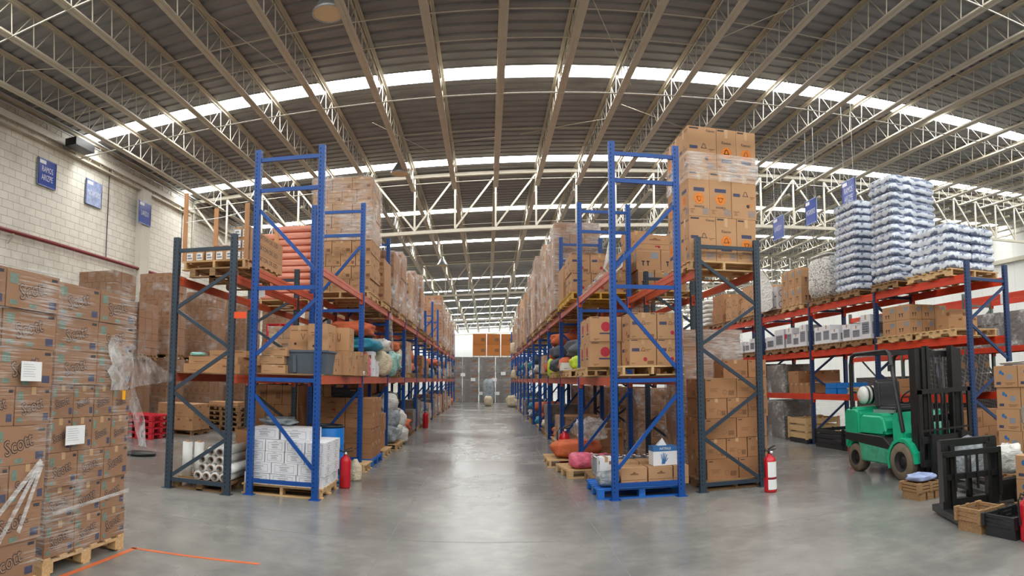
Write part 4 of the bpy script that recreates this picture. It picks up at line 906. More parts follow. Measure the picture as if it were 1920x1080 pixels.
# ------------------------------------------------------------------ right racks, first bays
pallet('bright blue pallet inside the right front blue frame', 1.52, 2.78, 8.72, 9.7, 0, 'blue_wood', 0, 'floor pallets', False)
for i, x in enumerate((2.04, 2.43, 2.72)):
    carton('handled_carton', 'small brown handled carton on the blue pallet, %s from left' % ORD[i], (.37 if i < 2 else .24, .36, .26), 'handle', 'card', (x+.02, 8.98, .145), 0, 'cartons on the blue pallet')
for i, (x, y) in enumerate(((2.0, 9.38), (2.36, 9.4))):
    carton('handled_carton', 'flat-topped brown carton behind the small handled cartons, %s' % ('first' if i == 0 else 'second'), (.34, .36, .29), 'handle', 'card', (x+.05, y, .145), 0, 'cartons on the blue pallet')
def glovebox():
    t = thing('glove_box', 'white and blue nitrile glove box with an open lid on the handled cartons', 'box', (2.53, 8.98, .41), .03)
    m = MB(); m.bx(-.18, .18, -.12, .12, 0, .27); F = Face(m, (.36, .24, .27), '-y'); 
    part('body', m.mesh('glove_box_body', ['card_white']+INKS), t)
    b = MB(); b.bx(-.181, .181, -.121, .121, .2, .272); part('blue_band', b.mesh('glove_box_band', 'ink_blue'), t)
    g = MB(); f = Face(g, (.36, .245, .27), '-y'); 
    P = lambda u, v: f.p(u, v)
    g.add([P(.34, .08), P(.48, .08), P(.52, .32), P(.36, .36)], [(0, 1, 2, 3)])
    for a, b_, c, d in ((.36, .34, .33, .6), (.41, .36, .41, .66), (.46, .35, .48, .64), (.5, .32, .56, .58), (.5, .2, .6, .38)):
        g.add([P(a-.016, b_), P(a+.02, b_-.01), P(c+.014, d), P(c-.014, d+.01)], [(0, 1, 2, 3)])
    part('glove_print', g.mesh('glove_print', 'ink_blue'), t)
    part('lettering', MB().text('NITRILE', .035, (0, -.1228, .222), (1, 0, 0), (0, 0, 1), 0, .17, True).mesh('glove_lettering', 'paper'), t)
    part('flap', MB().add([(-.08, 0, .272), (.06, 0, .272), (0, .02, .38), (-.08, .1, .272)], [(0, 1, 2), (0, 2, 3), (1, 3, 2)]).mesh('glove_flap', 'paper'), t)
glovebox()
can = MB().lathe([(0, 0), (.075, 0), (.075, .01), (.072, .02), (.072, .27), (.075, .28), (.075, .29), (0, .285)], 16)
can_b = can.mesh('can_body', 'galv'); can_l = MB().lathe([(.0735, .05), (.0735, .24)], 16).mesh('can_label', 'ink_grey'); can_t = MB().lathe([(.076, .28), (.078, .29), (.06, .297), (0, .297)], 16).mesh('can_lid', 'chrome')
for r_ in range(2):
    for c_ in range(6):
        t = thing('metal_can', 'tall metal can behind the handled cartons, %s from left in the %s row' % (ORD[c_], ['front', 'back'][r_]), 'can', (1.76+.165*c_, 10.0+.18*r_, .14+.26*0), 0, 'metal cans'); part('body', can_b, t); part('paper_band', can_l, t); part('lid', can_t, t)
pallet('pallet under the metal cans, right front frame', 1.62, 2.7, 9.8, 10.6, 0, 'wood_dark', 0, 'floor pallets', False)
carton('white_carton', 'narrow white carton at the foot of the right aisle upright', (.2, .25, .34), 'plain', 'card_white', (1.78, 9.55, .145), 0)
sack('grey and clear crumpled bags beside the handled cartons', 'bag_grey', 1.72, 9.02, .14, .3, .4, .2, 0, 2)
pallet('pine pallet jutting into the aisle under the pink bags', 1.3, 2.3, 10.72, 11.65, 0, 'wood', .12, 'floor pallets', False)
sack('pink and white printed bag on the pine pallet by the aisle, front one', 'bag_pink', 1.62, 10.9, .14, .42, .4, .26, .2, 1)
sack('pink printed bag on the pine pallet, behind the front one', 'bag_pink', 2.02, 11.0, .14, .36, .4, .22, .1, 2)
sack('white bag between the pink bags on the pine pallet', 'bag_white', 1.82, 10.86, .14, .18, .36, .24, .3, 3)
pallet('low pallet under the orange textile bundle', 1.15, 2.3, 12.05, 13.1, 0, 'wood', 0, 'floor pallets', True)
sack('orange brown textile bundle on a floor pallet, right aisle rack', 'fabric_orange', 1.75, 12.5, .14, .95, .8, .34, 0, 2, 'textile_bundle', 'bundle')
solo('film_bag', 'clear crumpled plastic bag on the orange bundle', 'bag', lumpy(.6, .6, .42, 31, .35, .7).mesh('film_bag', 'film_clear'), (2.0, 12.3, .46))
# tan cartons on the right lower shelf
pallet('pine pallet under the tan cartons, right lower shelf front', 1.86, 2.8, 8.72, 9.75, 1.683+.017, 'wood', 0, 'shelf pallets', True)
grid('tan_carton', 'tan printed carton', 'right front lower shelf', 2.03, 2.84, 8.85, 9.4, 1.842, [(.385, 2, 1), (.385, 2, 1)], 'tan', 'card', ('-y', '-x'), .004)
pallet('pine pallet under the red-seal cartons, right lower shelf', 1.5, 2.7, 9.8, 10.9, 1.70, 'wood', 0, 'shelf pallets', True)
grid('seal_carton', 'tan carton with red round seal', 'seal stack', 1.55, 2.55, 9.5, 10.5, 1.842, [(.385, 2, 2), (.385, 2, 2)], 'seal', 'card', ('-y', '-x'), .006)
# brown carton stack on the floor, slate rack
pallet('wood pallet under the brown carton stack in the right slate frame', 3.1, 4.15, 8.86, 9.9, 0, 'wood_dark', 0, 'floor pallets', True)
grid('brown_carton', 'brown carton', 'right slate frame stack', 3.18, 4.2, 8.93, 9.85, .14, [(.3, 2, 2), (.3, 3, 2), (.3, 2, 2), (.3, 3, 2), (.3, 2, 2)], 'brown', 'card_brown', ('-y', '-x', '+x'), .012, ragged=lambda i, a, b: i == 4 and a == 1 and b == 1)
for i, (x, z, w) in enumerate(((3.75, 1.643, .4), (4.12, 1.643, .3))):
    carton('brown_carton', 'brown carton on top of the slate frame stack, %s' % ('inner' if i == 0 else 'outer'), (w, .42, .27), 'brown', 'card_brown', (x, 9.3, z), 0, 'cartons topping the slate frame stack')
pallet('pallet under the film-wrapped load behind the brown cartons', 3.2, 4.3, 10.15, 11.25, 0, 'wood_dark', 0, 'floor pallets')
load('film-wrapped brown load behind the brown carton stack, right slate rack', 3.25, 4.3, 10.15, 11.25, .14, 2.47, 'card_brown', 'film_heavy', 3, 3, 8, 2)
# orange-print cartons on the slate rack top
pallet('pine pallet under the tall orange-print carton stack', 2.96, 4.1, 8.9, 10.0, 3.27, 'wood', 0, 'upper shelf pallets', True)
zt = 3.41
for i, (h, ws, vs) in enumerate(((.68, (.43, .34, .33), (1, 0, 2)), (.70, (.34, .36, .42), (2, 2, 1)), (.70, (.47, .33, .33), (1, 0, 0)))):
    x = 2.98
    for a, (w, v) in enumerate(zip(ws, vs)):
        carton('printed_carton', 'tall orange-print carton facing the hall, %s, %s from left' % (['bottom layer', 'middle layer', 'top layer'][i], ORD[a]), (w-.006, .42, h-.004), 'diaper', 'card', (x+w/2, 9.12, zt), rj.uniform(-.01, .01), 'tall orange-print cartons', v); x += w
    for b in range(2):
        carton('printed_carton', 'tall orange-print carton on the aisle flank, %s, %s row back' % (['bottom layer', 'middle layer', 'top layer'][i], ORD[b+1]), (.42, .33, h-.004), 'diaper', 'card', (3.19, 9.5+.335*b, zt), rj.uniform(-.01, .01), 'orange-print cartons on the flank', 0 if i != 1 else 2)
    carton('printed_carton', 'tall orange-print carton at the outer back, %s' % ['bottom layer', 'middle layer', 'top layer'][i], (.42, .5, h-.004), 'diaper', 'card', (3.87, 9.62, zt), 0, 'orange-print cartons on the flank', 1)
    zt += h
wrap('band of crumpled stretch film round the top orange-print cartons', 2.98, 4.12, 8.91, 9.98, 4.66, 5.08, 'film_heavy', seed=21, bulge=.012, n=(7, 4))
# right upper level, second bay
pallet('yellow pallet under the tan cartons, right upper shelf second bay', 1.6, 2.8, 12.05, 13.1, 3.2, 'yellow_wood', 0, 'upper shelf pallets')
grid('upper_carton', 'tan taped carton', 'right upper shelf second bay', 1.62, 2.78, 12.08, 13.0, 3.34, [(.39, 3, 2), (.39, 3, 2)], 'tan', 'card', ('-y', '-x'), .01)
pallet('yellow pallet behind the second bay tan cartons', 1.6, 2.8, 13.35, 14.4, 3.2, 'yellow_wood', 0, 'upper shelf pallets')
load('open brown carton block behind the tan cartons, right upper shelf', 1.62, 2.75, 13.35, 14.35, 3.34, 4.1, 'card', None, 3, 3, 2, 5)
pallet('pallet under the red-printed cartons on the right slate rack', 2.95, 4.1, 12.1, 13.2, 3.27, 'wood', 0, 'upper shelf pallets')
grid('slate_carton', 'brown carton', 'right slate rack second bay top', 2.98, 4.0, 12.15, 13.1, 3.41, [(.42, 3, 2), (.42, 2, 2)], 'arrows', 'card', ('-y', '-x'), .02)
carton('slate_carton', 'wide carton with red streak print topping the slate rack stack', (.75, .6, .3), 'handle', 'card', (3.35, 12.5, 4.253), 0)
carton('slate_carton', 'orange-marked carton perched behind the red streak carton', (.45, .5, .5), 'diaper', 'card', (3.1, 13.0, 4.253), 0, None, 2)
solo('film_rope', 'white twisted film looped on the second right blue frame', 'stretch film', MB().tube([(2.35, 11.7, 4.4), (2.3, 11.68, 4.0), (2.2, 11.68, 3.75), (2.35, 11.68, 3.6), (2.55, 11.7, 3.8), (2.6, 11.7, 4.1)], [.03, .06, .02, .025, .02, .01], 8).mesh('film_rope', 'bag_white'))
solo('film_drape', 'white film caught along the right upper shelf beam', 'stretch film', tail([(1.7, 8.75, 3.22, .08), (1.7, 9.4, 3.22, .1), (1.7, 10.2, 3.2, .06), (1.7, 11.2, 3.19, .05)], 1, 9).mesh('film_drape', 'film_heavy'))
# ------------------------------------------------------------------ goods deeper along the aisle
def along(k): return ordn(k)
# left floor, second bay: printed cartons on a blue pallet
pallet('blue pallet under the red-striped cartons, left rack floor', -3.25, -2.12, 11.85, 13.0, 0, 'blue_wood', 0, 'floor pallets', False)
grid('striped_carton', 'brown carton with red stripe', 'left floor stack', -3.22, -2.16, 11.9, 12.95, .14, [(.285, 2, 3), (.285, 2, 3), (.285, 2, 3), (.285, 2, 3)], 'handle', 'card_brown', ('-y', '+x'), .006)
pallet('small wood pallet edge by the second left upright', -2.5, -2.1, 11.1, 11.7, 0, 'wood', 0, 'floor pallets')
pallet('wood pallet under the plain cartons, third floor bay on the left', -3.2, -2.12, 13.4, 14.3, 0, 'wood', 0, 'floor pallets')
grid('cardboard_carton', 'plain brown carton', 'left floor before third upright', -3.1, -2.25, 13.45, 14.2, .14, [(.38, 2, 2), (.38, 2, 2)], 'plain', 'card_brown', ('-y', '+x'), .02)
carton('black_crate', 'black folded crate lying on the red-striped cartons', (.5, .5, .18), 'plain', 'black_plastic', (-2.75, 12.3, 1.283), .1, None, 0, 'crate')
pallet('wood pallet stub sticking out under the white sacks, left floor', -3.1, -2.05, 14.75, 15.8, 0, 'wood', 0, 'floor pallets')
i = 0
rs = random.Random(12)
for (x, y, z, s, c) in ((-2.4, 15.0, .14, .62, 'bag_grey'), (-2.9, 15.1, .14, .6, 'bag_black'), (-2.4, 15.6, .14, .6, 'bag_white'), (-2.4, 15.15, .5, .6, 'bag_grey'), (-2.42, 15.7, .52, .55, 'bag_grey'), (-2.9, 15.4, .5, .6, 'bag_white'), (-2.45, 15.2, .86, .55, 'bag_white'), (-2.5, 15.7, .9, .5, 'bag_black'),
                        (-2.35, 16.3, 0, .6, 'bag_white'), (-2.4, 16.9, 0, .6, 'bag_grey'), (-2.4, 16.5, .38, .6, 'bag_white'), (-2.45, 17.0, .4, .5, 'bag_white')):
    sack('%s filled sack in the left floor heap past the third upright, %s one' % ({'bag_grey': 'silver grey', 'bag_black': 'black', 'bag_white': 'white film'}[c], ordn(i)), c, x, y, z, s, s*1.05, .44, rs.uniform(0, 3), i); i += 1
# aisle-side loads on the upper level
ul = [(13.35, 14.35, 4.25, 'card', None, 4), (14.75, 15.75, 4.7, 'card_brown', 'film_side', 6), (16.1, 17.1, 4.95, 'card_brown', 'film_side', 7), (17.75, 18.75, 4.7, 'card', 'film_side', 6), (19.0, 20.0, 4.95, 'card_brown', 'film_side', 7), (20.9, 21.9, 5.15, 'card_brown', 'film_side', 7),
      (30.7, 31.8, 5.75, 'card_brown', 'film', 8), (32.5, 33.5, 5.55, 'card_brown', 'film_side', 7), (34.2, 35.3, 5.3, 'card', 'film_side', 7), (36.6, 37.7, 5.6, 'card_brown', 'film_side', 7), (39, 40.1, 5.2, 'card', 'film', 6), (41.8, 42.9, 5.4, 'card_brown', 'film_side', 6)]
for i, (y0, y1, z1, c, f_, nz) in enumerate(ul):
    pallet('wood pallet on the left upper shelf, %s along the aisle' % ordn(i+1), -3.3, -2.2, y0, y1, 3.2, 'wood_dark' if i % 2 else 'wood', 0, 'upper shelf pallets')
    load('%s carton load on the left upper shelf, %s along the aisle' % ('film-wrapped' if f_ else 'loose', ordn(i+1)), -3.3, -2.2, y0, y1, 3.34, z1, c, f_, 3, 3, nz, i)
for i, (y0, z1) in enumerate(((22.2, 3.6), (23.9, 3.75), (25.2, 3.5), (27.4, 3.7))):
    pallet('nearly empty pallet on the left upper shelf, %s in the low gap' % ordn(i), -3.3, -2.2, y0, y0+1.1, 3.2, 'wood_dark', 0, 'upper shelf pallets')
ur = [(15.0, 16.05, 5.45, 'card_brown', 'film_heavy', 8), (16.35, 17.3, 5.2, 'card_brown', 'film_side', 7), (18.0, 19.0, 5.55, 'card', 'film_side', 8), (19.25, 20.25, 5.4, 'card_brown', 'film_side', 7), (21.0, 22.1, 5.8, 'card_brown', 'film_side', 8), (22.3, 23.3, 5.5, 'card', 'film_side', 8),
      (24.1, 25.2, 5.7, 'card_brown', 'film_side', 8), (27.1, 28.2, 5.4, 'card', 'film', 7), (28.6, 29.6, 5.0, 'card_brown', 'film_side', 6), (30.2, 31.2, 5.5, 'card', 'film', 7), (33.1, 34.2, 5.6, 'card_brown', 'film_side', 7), (36.2, 37.3, 5.2, 'card_brown', 'film_side', 6), (38.9, 40, 5.0, 'card', None, 5)]
for i, (y0, y1, z1, c, f_, nz) in enumerate(ur):
    pallet('wood pallet on the right upper shelf, %s along the aisle' % ordn(i+2), 1.62, 2.72, y0, y1, 3.2, 'wood' if i % 2 else 'wood_dark', 0, 'upper shelf pallets')
    load('%s carton load on the right upper shelf, %s along the aisle' % ('film-wrapped' if f_ else 'loose', ordn(i+2)), 1.62, 2.72, y0, y1, 3.34, z1, c, f_, 3, 3, nz, i)
# lower shelf and floor goods further down both sides
cols = ['fabric_grey', 'fabric_orange', 'bag_white', 'bag_cream', 'bag_grey', 'bag_teal', 'bag_black']
nm = {'fabric_grey': 'grey textile bundle', 'fabric_orange': 'orange textile bundle', 'bag_white': 'white film bag', 'bag_cream': 'cream sack', 'bag_grey': 'silver grey bag', 'bag_teal': 'teal sack', 'bag_black': 'black sack'}
def goods(side, lvl, x, z, y0, y1, pal, seed, wmix, xo):
    frames = LY if side == 'left' else RY
    r = random.Random(seed); y = y0; i = 0
    while y < y1:
        ln = r.uniform(.8, 1.1); big = r.random()
        for q in frames:
            if y-.06 < q < y+ln+.06: y = q+.08
        if pal and big > .25:
            pallet('wood pallet on the %s %s, %s along' % (side, lvl, ordn(i)), x-.5, x+.5, y, y+ln, z, 'wood_dark' if r.random() < .6 else 'wood', 0, 'pallets along the aisle', True, 'wooden_pallet'); zz = z+.14
        else: zz = z
        t = r.random()
        if t < wmix:
            n = r.choice((1, 2, 2))
            for q in range(n):
                c = r.choice(cols); h = r.uniform(.28, .45)
                sack('%s, %s layer, %s place along the %s %s' % (nm[c], ORD[q], ordn(i), side, lvl), c, x+xo*r.uniform(.0, .12), y+ln/2, zz, r.uniform(.8, .95), ln*.95, h, 0, r.randrange(6), 'textile_bundle' if 'fabric' in c else 'filled_bag', 'bundle' if 'fabric' in c else 'bag'); zz += h*.94
        else:
            load('%s load at the %s place along the %s %s' % (r.choice(('film-wrapped', 'banded')), ordn(i), side, lvl), x-.5, x+.5, y, y+ln, zz, zz+r.uniform(.5, .95), r.choice(('card', 'card_brown', 'grey_wrap')), r.choice(('film_side', None)), 2, 2, r.choice((3, 4)), r.randrange(4), 'small loads along the aisle', 'small_load')
        y += ln+r.uniform(.12, .5); i += 1
goods('left', 'lower shelf', -2.72, ZL, 17.6, 43, True, 5, .45, 1)
goods('left', 'floor row', -2.72, 0, 17.9, 43, True, 6, .3, 1)
goods('right', 'lower shelf', 2.2, ZL, 17.0, 43, True, 8, .8, -1)
goods('right', 'floor row', 2.2, 0, 14.0, 43, True, 9, .75, -1)
# named pieces on the right lower shelf, second and third bays
pallet('wood pallet on the right lower shelf under the grey bundles', 1.55, 2.65, 12.1, 13.2, ZL, 'wood', 0, 'shelf pallets')
sack('bright lime bag at the second right upright', 'bag_lime', 1.85, 12.3, 1.84, .45, .4, .27, 0, 2)
carton('white_tray', 'white plastic tray beside the lime bag', (.4, .35, .16), 'plain', 'white_plastic', (1.72, 13.05, 1.84), 0, None, 0, 'tray')
sack('orange textile bundle under the big grey bundle, right lower shelf', 'fabric_orange', 1.95, 13.7, 1.84, .8, .8, .3, 0, 3, 'textile_bundle', 'bundle')
sack('large dark grey textile bundle, right lower shelf second bay', 'fabric_grey', 2.15, 13.0, 2.12, 1.0, 1.6, .36, 0, 4, 'textile_bundle', 'bundle')
pallet('wood pallet on the right lower shelf, third bay front', 1.6, 2.65, 13.4, 14.5, ZL, 'wood_dark', 0, 'shelf pallets')
pallet('wood pallet on the right lower shelf, third bay', 1.6, 2.65, 15.2, 16.3, ZL, 'wood', 0, 'shelf pallets')
for i, (y, z, c) in enumerate(((15.3, 1.84, 'fabric_grey'), (15.9, 1.84, 'fabric_grey'), (15.5, 2.16, 'fabric_grey'), (15.9, 2.14, 'fabric_orange'), (15.6, 2.45, 'fabric_orange'))):
    sack('%s, %s in the third bay heap, right lower shelf' % (nm[c], ORD[i]), c, 2.0, y, z, .85, .62, .34, 0, i, 'textile_bundle', 'bundle')
sack('lime green bottle bag by the fourth right upright', 'bag_lime', 1.75, 16.75, ZL, .3, .3, .5, 0, 1)
# slate racks behind: block out the view with loads
for i, (y0, c) in enumerate(((11.5, 'card_brown'), (14.6, 'card'), (17.6, 'card_brown'), (20.7, 'card_brown'))):
    load('stacked load on the %s floor bay of the left slate rack' % ordn(i+1), -4.45, -3.5, y0, y0+1.1, .14 if i else 0, 1.5, c, None, 2, 2, 4, i, 'slate rack loads', 'small_load')
    if i: pallet('pallet on the %s floor bay of the left slate rack' % ordn(i+1), -4.45, -3.5, y0, y0+1.1, 0, 'wood_dark', 0, 'floor pallets')
    load('film-wrapped load on the %s lower bay of the left slate rack' % ordn(i+1), -4.45, -3.5, y0+.9, y0+2.0, 1.68, 2.7, 'card', 'film_side', 2, 2, 4, i, 'slate rack loads', 'small_load')
    load('stacked load on the %s floor bay of the right slate rack' % ordn(i+1), 3.05, 4.05, y0+1.2, y0+2.3, .14, 1.45, c, 'film_side', 2, 2, 4, i+1, 'slate rack loads', 'small_load')
    pallet('pallet on the %s floor bay of the right slate rack' % ordn(i+1), 3.05, 4.05, y0+1.2, y0+2.3, 0, 'wood_dark', 0, 'floor pallets')
    load('brown load on the %s top bay of the left slate rack' % ordn(i+2), -4.55, -3.5, y0+3.0, y0+4.1, 3.1, 4.6, c, 'film', 3, 2, 5, i, 'slate rack loads', 'small_load') if i else None
    load('brown load on the %s top bay of the right slate rack' % ordn(i+2), 2.98, 4.1, y0+3.62, y0+4.7, 3.27, 4.6, c, 'film', 3, 2, 5, i, 'slate rack loads', 'small_load')
    load('brown load on the %s lower bay of the right slate rack' % ordn(i+2), 2.98, 4.1, y0+2.12, y0+3.1, 1.66, 2.7, c, None, 3, 2, 3, i, 'slate rack loads', 'small_load')
carton('cardboard_carton', 'open-topped carton on the floor deep in the right front racks', (.5, .4, .5), 'plain', 'card_brown', (2.5, 12.9, .14), .1)
# ------------------------------------------------------------------ end of the aisle
for r_ in range(3):
    for c_ in range(5):
        load('grey film-wrapped load across the aisle end, %s row up, %s from left' % (ORD[r_], ORD[c_]), -3.0+1.22*c_, -1.84+1.22*c_, 46.5, 47.6, r_*1.108, r_*1.108+1.105, 'grey_wrap', 'film', 1, 1, 2, c_+r_, 'grey wrapped loads at the aisle end', 'grey_load')
for i, (x, z) in enumerate(((-1.0, 1.55), (.55, 1.55), (1.2, 2.0), (-.4, .55), (.75, .55), (-1.75, 1.9))):
    solo('paper_sheet', 'small white sheet on the grey wrapped wall of loads, %s' % ORD[i], 'paper', MB().bx(-.17, .17, -.004, .004, 0, .24).mesh('sheet_far', 'paper'), (x, 46.46, z), 0, 'sheets on the grey loads')
for r_ in range(2):
    for c_ in range(3):
        load('big orange kraft box topping the aisle end, %s row, %s from left' % (['lower', 'upper'][r_], ORD[c_]), -1.05+1.05*c_, -.05+1.05*c_, 46.6, 47.6, 3.46+.79*r_, 3.46+.79*r_+.785, 'card_orange', None, 1, 1, 1, c_, 'orange boxes at the aisle end', 'kraft_box')
        if r_ == 0: pallet('pallet under the orange kraft boxes, %s from left' % ORD[c_], -1.05+1.05*c_, -.05+1.05*c_, 46.6, 47.6, 3.32, 'wood', 0, 'aisle end pallets')
sack('cream sack standing on the floor at the aisle end, first', 'bag_cream', .1, 40.5, 0, .55, .5, .62, 0, 1)
sack('cream sack on the floor at the foot of the right racks', 'bag_cream', 1.55, 39.0, 0, .7, .6, .7, 0, 2)
sack('cream sack bulging off the right lower shelf end', 'bag_cream', 1.75, 38.3, ZL, .6, .7, .55, 0, 3)
sack('cream tyre-like sack bulging off the right upper shelf end', 'bag_cream', 1.7, 38.2, 3.2, .6, .6, .7, 0, 4)
sack('grey bagged goods stood before the grey wrapped wall', 'bag_grey', .1, 45.5, 0, .8, .7, 1.7, 0, 5)

# ------------------------------------------------------------------ storage area along the block wall
bl = [(-10.0, -8.9, 13.2, 14.3, 0, 2.05, 'first'), (-10.0, -8.9, 13.2, 14.3, 2.05, 4.2, 'first'), (-10.45, -9.35, 17.0, 18.1, 0, 2.1, 'second'), (-10.45, -9.35, 17.0, 18.1, 2.1, 4.75, 'second'), (-10.2, -9.1, 19.6, 20.7, 0, 2.1, 'third'), (-10.2, -9.1, 19.6, 20.7, 2.1, 4.5, 'third'),
      (-9.9, -8.8, 22.4, 23.5, 0, 2.2, 'fourth'), (-9.9, -8.8, 22.4, 23.5, 2.2, 4.7, 'fourth'), (-9.5, -8.4, 25.6, 26.7, 0, 2.2, 'fifth'), (-9.5, -8.4, 25.6, 26.7, 2.2, 4.7, 'fifth'), (-8.9, -7.8, 30, 31.1, 0, 2.3, 'sixth'), (-8.9, -7.8, 30, 31.1, 2.3, 5.0, 'sixth'), (-10.6, -9.4, 15.0, 16.1, 0, 2.0, 'extra'), (-10.4, -9.2, 15.0, 16.1, 2.0, 3.6, 'extra')]
for i, (x0, x1, y0, y1, z0, z1, n_) in enumerate(bl):
    pallet('pallet of the %s double stack by the block wall, %s one' % (n_, 'upper' if z0 else 'floor'), x0, x1, y0, y1, z0, 'wood_dark', 0, 'wall stack pallets')
    load('%s brown wrapped load of the %s double stack by the block wall' % ('upper' if z0 else 'lower', n_), x0, x1, y0, y1, z0+.14, z1, 'card_dark', 'film', 4, 3, 9 if z1-z0 > 2.2 else 7, i, 'wall stacks')
pallet('wood pallet under the low carton pile by the wall stacks', -8.75, -7.6, 15.35, 16.5, 0, 'wood_dark', 0, 'floor pallets')
grid('cardboard_carton', 'brown carton', 'low floor pile by wall stacks', -8.72, -7.62, 15.35, 16.4, .14, [(.36, 3, 2), (.34, 2, 2)], 'plain', 'card', ('-y', '+x'), .03)
for k in range(4):
    t = pallet('red plastic pallet in the low stack behind the wrapped cartons, %s up' % ORD[k], -8.72, -7.85, 13.6, 14.6, .15*k, 'red_plastic', 0, 'low red pallet stack', False, 'plastic_pallet')
for k in range(23):
    pallet('red plastic pallet in the tall stack seen through the racks, %s up' % ordn(k), -7.35, -6.35, 20.2, 21.2, .15*k, 'red_plastic', 0, 'tall red pallet stack', False, 'plastic_pallet')
for k in range(5):
    pallet('worn wood pallet in the low stack near the wall loads, %s up' % ordn(k), -8.3, -7.1, 17.4, 18.5, .145*k, 'wood_dark', rj.uniform(-.05, .05), 'low worn pallet stack', False)
carton('cardboard_carton', 'flat cartons lying on the worn pallet stack', (.9, .8, .12), 'plain', 'card', (-7.7, 17.9, .73), .1)
for k in range(2):
    load('plain brown carton load past the worn pallets, %s' % ('lower' if k == 0 else 'upper'), -7.3, -6.2, 23.5, 24.6, 1.25*k, 1.25*k+1.2, 'card_brown', 'film', 3, 2, 4, k, 'wall stacks', 'small_load')
m = MB().lathe([(0, 0), (.3, 0), (.33, .03), (.33, .05), (0, .06)], 24)
solo('floor_disc', 'dark flat floor plate on the ground by the red pallets', 'plate', m.mesh('floor_disc', 'black_plastic'), (-6.6, 11.0, 0))

# ------------------------------------------------------------------ navy and red rack, loads
def bales(label, x0, x1, y0, y1, z0, n, dz, gname, cols_=1, lean=0):
    w = (x1-x0)/cols_
    for c_ in range(cols_):
        for k in range(n):
            mesh = _bm(round(w, 2), round(y1-y0, 2), dz, (k+c_) % 3)
            solo('bagged_bundle', '%s, %s from bottom%s' % (label, ordn(k), '' if cols_ == 1 else ', %s column' % ['aisle', 'outer'][c_]), 'bundle', mesh, (x0+w*(c_+.5)+rj.uniform(-.02, .02)+lean*k/n, (y0+y1)/2+rj.uniform(-.02, .02), z0+dz*k*.985), rj.uniform(-.02, .02), gname)
_BL = {}
def _bm(w, d, h, s):
    if (w, d, h, s) not in _BL:
        _BL[(w, d, h, s)] = lumpy(w*1.02, d*1.02, h*1.1, 40+s, .04, .16, 40, 8).mesh('bagged_bundle', 'bale')
    return _BL[(w, d, h, s)]
pallet('pine pallet under the wide bagged stack at the rack end', 7.38, 8.6, 8.15, 9.4, 3.28, 'wood', 0, 'far rack pallets')
bales('white and blue bagged bundle, wide stack at the rack end', 7.42, 8.58, 8.2, 9.3, 3.42, 5, .165, 'bundles in the wide bagged stack', 2)
pallet('pallet under the tallest bagged stack', 7.36, 8.55, 9.72, 10.56, 3.28, 'wood_dark', 0, 'far rack pallets')
bales('white and blue bagged bundle, tallest stack', 7.38, 8.5, 9.75, 10.53, 3.42, 13, .165, 'bundles in the tallest bagged stack', 1)
pallet('pallet under the second tall bagged stack', 7.38, 8.5, 11.1, 12.05, 3.28, 'wood_dark', 0, 'far rack pallets')
bales('pale bagged bundle, second tall stack', 7.4, 8.48, 11.12, 12.02, 3.42, 12, .165, 'bundles in the second tall stack', 1, .05)
pallet('dark pallet under the knitted-looking white load', 7.4, 8.45, 12.32, 13.27, 3.28, 'wood_dark', 0, 'far rack pallets')
t = thing('wrapped_load', 'white and grey wrapped pack load beside the second tall bagged stack', 'wrapped load', (7.92, 12.79, 3.42), 0, 'far rack loads')
part('pack_block', lumpy(1.05, .98, 1.0, 61, .03, .18, 36, 10).mesh('pack_block', 'knit'), t); part('top_sheet', lumpy(1.0, .93, .06, 62, .03, .2, 30, 4).mesh('top_sheet', 'bag_white'), t, (0, 0, .985))
pallet('wood pallet under the labelled brown cartons, top level', 7.4, 8.45, 13.6, 14.75, 3.28, 'wood', 0, 'far rack pallets')
grid('labelled_carton', 'brown carton', 'top level of navy rack', 7.42, 8.4, 13.62, 14.7, 3.42, [(.45, 2, 3), (.45, 2, 3)], 'arrows', 'card', ('-y', '-x'), .01)
pallet('pallet under the white circle-print packs', 7.42, 8.4, 14.95, 15.9, 3.28, 'wood_dark', 0, 'far rack pallets')
grid('white_pack', 'white pack with blue circle', 'navy rack top', 7.42, 8.35, 14.97, 15.87, 3.42, [(.3, 2, 2), (.3, 2, 2)], 'ring', 'card_white', ('-y', '-x'), .01)
solo('film_drape', 'tall white film curtain hanging past the white circle-print packs', 'stretch film', tail([(7.3, 15.0, 3.75, .6), (7.3, 15.3, 3.85, .9), (7.32, 15.7, 4.0, 1.2), (7.36, 15.95, 4.2, 1.5)], 1, 12).mesh('film_drape', 'bag_white'))
for i, (y0, z1, c) in enumerate(((16.45, 4.3, 'card'), (17.7, 4.15, 'card'), (18.95, 4.35, 'card_brown'))):
    pallet('pallet on the navy rack top level, %s past the circle-print packs' % ORD[i], 7.42, 8.4, y0, y0+1.05, 3.28, 'wood_dark', 0, 'far rack pallets')
    grid('labelled_carton', 'brown carton', 'navy rack top, %s past white packs' % ORD[i], 7.44, 8.36, y0+.02, y0+1.0, 3.42, [((z1-3.42)/2, 2, 2)]*2, 'ring', c, ('-y', '-x'), .02)
for k in range(6):
    solo('wrapped_roll', 'white wrapped roll in the far end heap of the top level, %s up' % ORD[k], 'roll', lumpy(.95, .9, .17, 70+k % 3, .06, .3, 24, 6).mesh('wrapped_roll', 'bag_white'), (7.9, 20.9, 3.42+.155*k), rj.uniform(-.1, .1), 'white rolls')
pallet('pallet under the white wrapped rolls', 7.42, 8.4, 20.4, 21.4, 3.28, 'wood_dark', 0, 'far rack pallets')
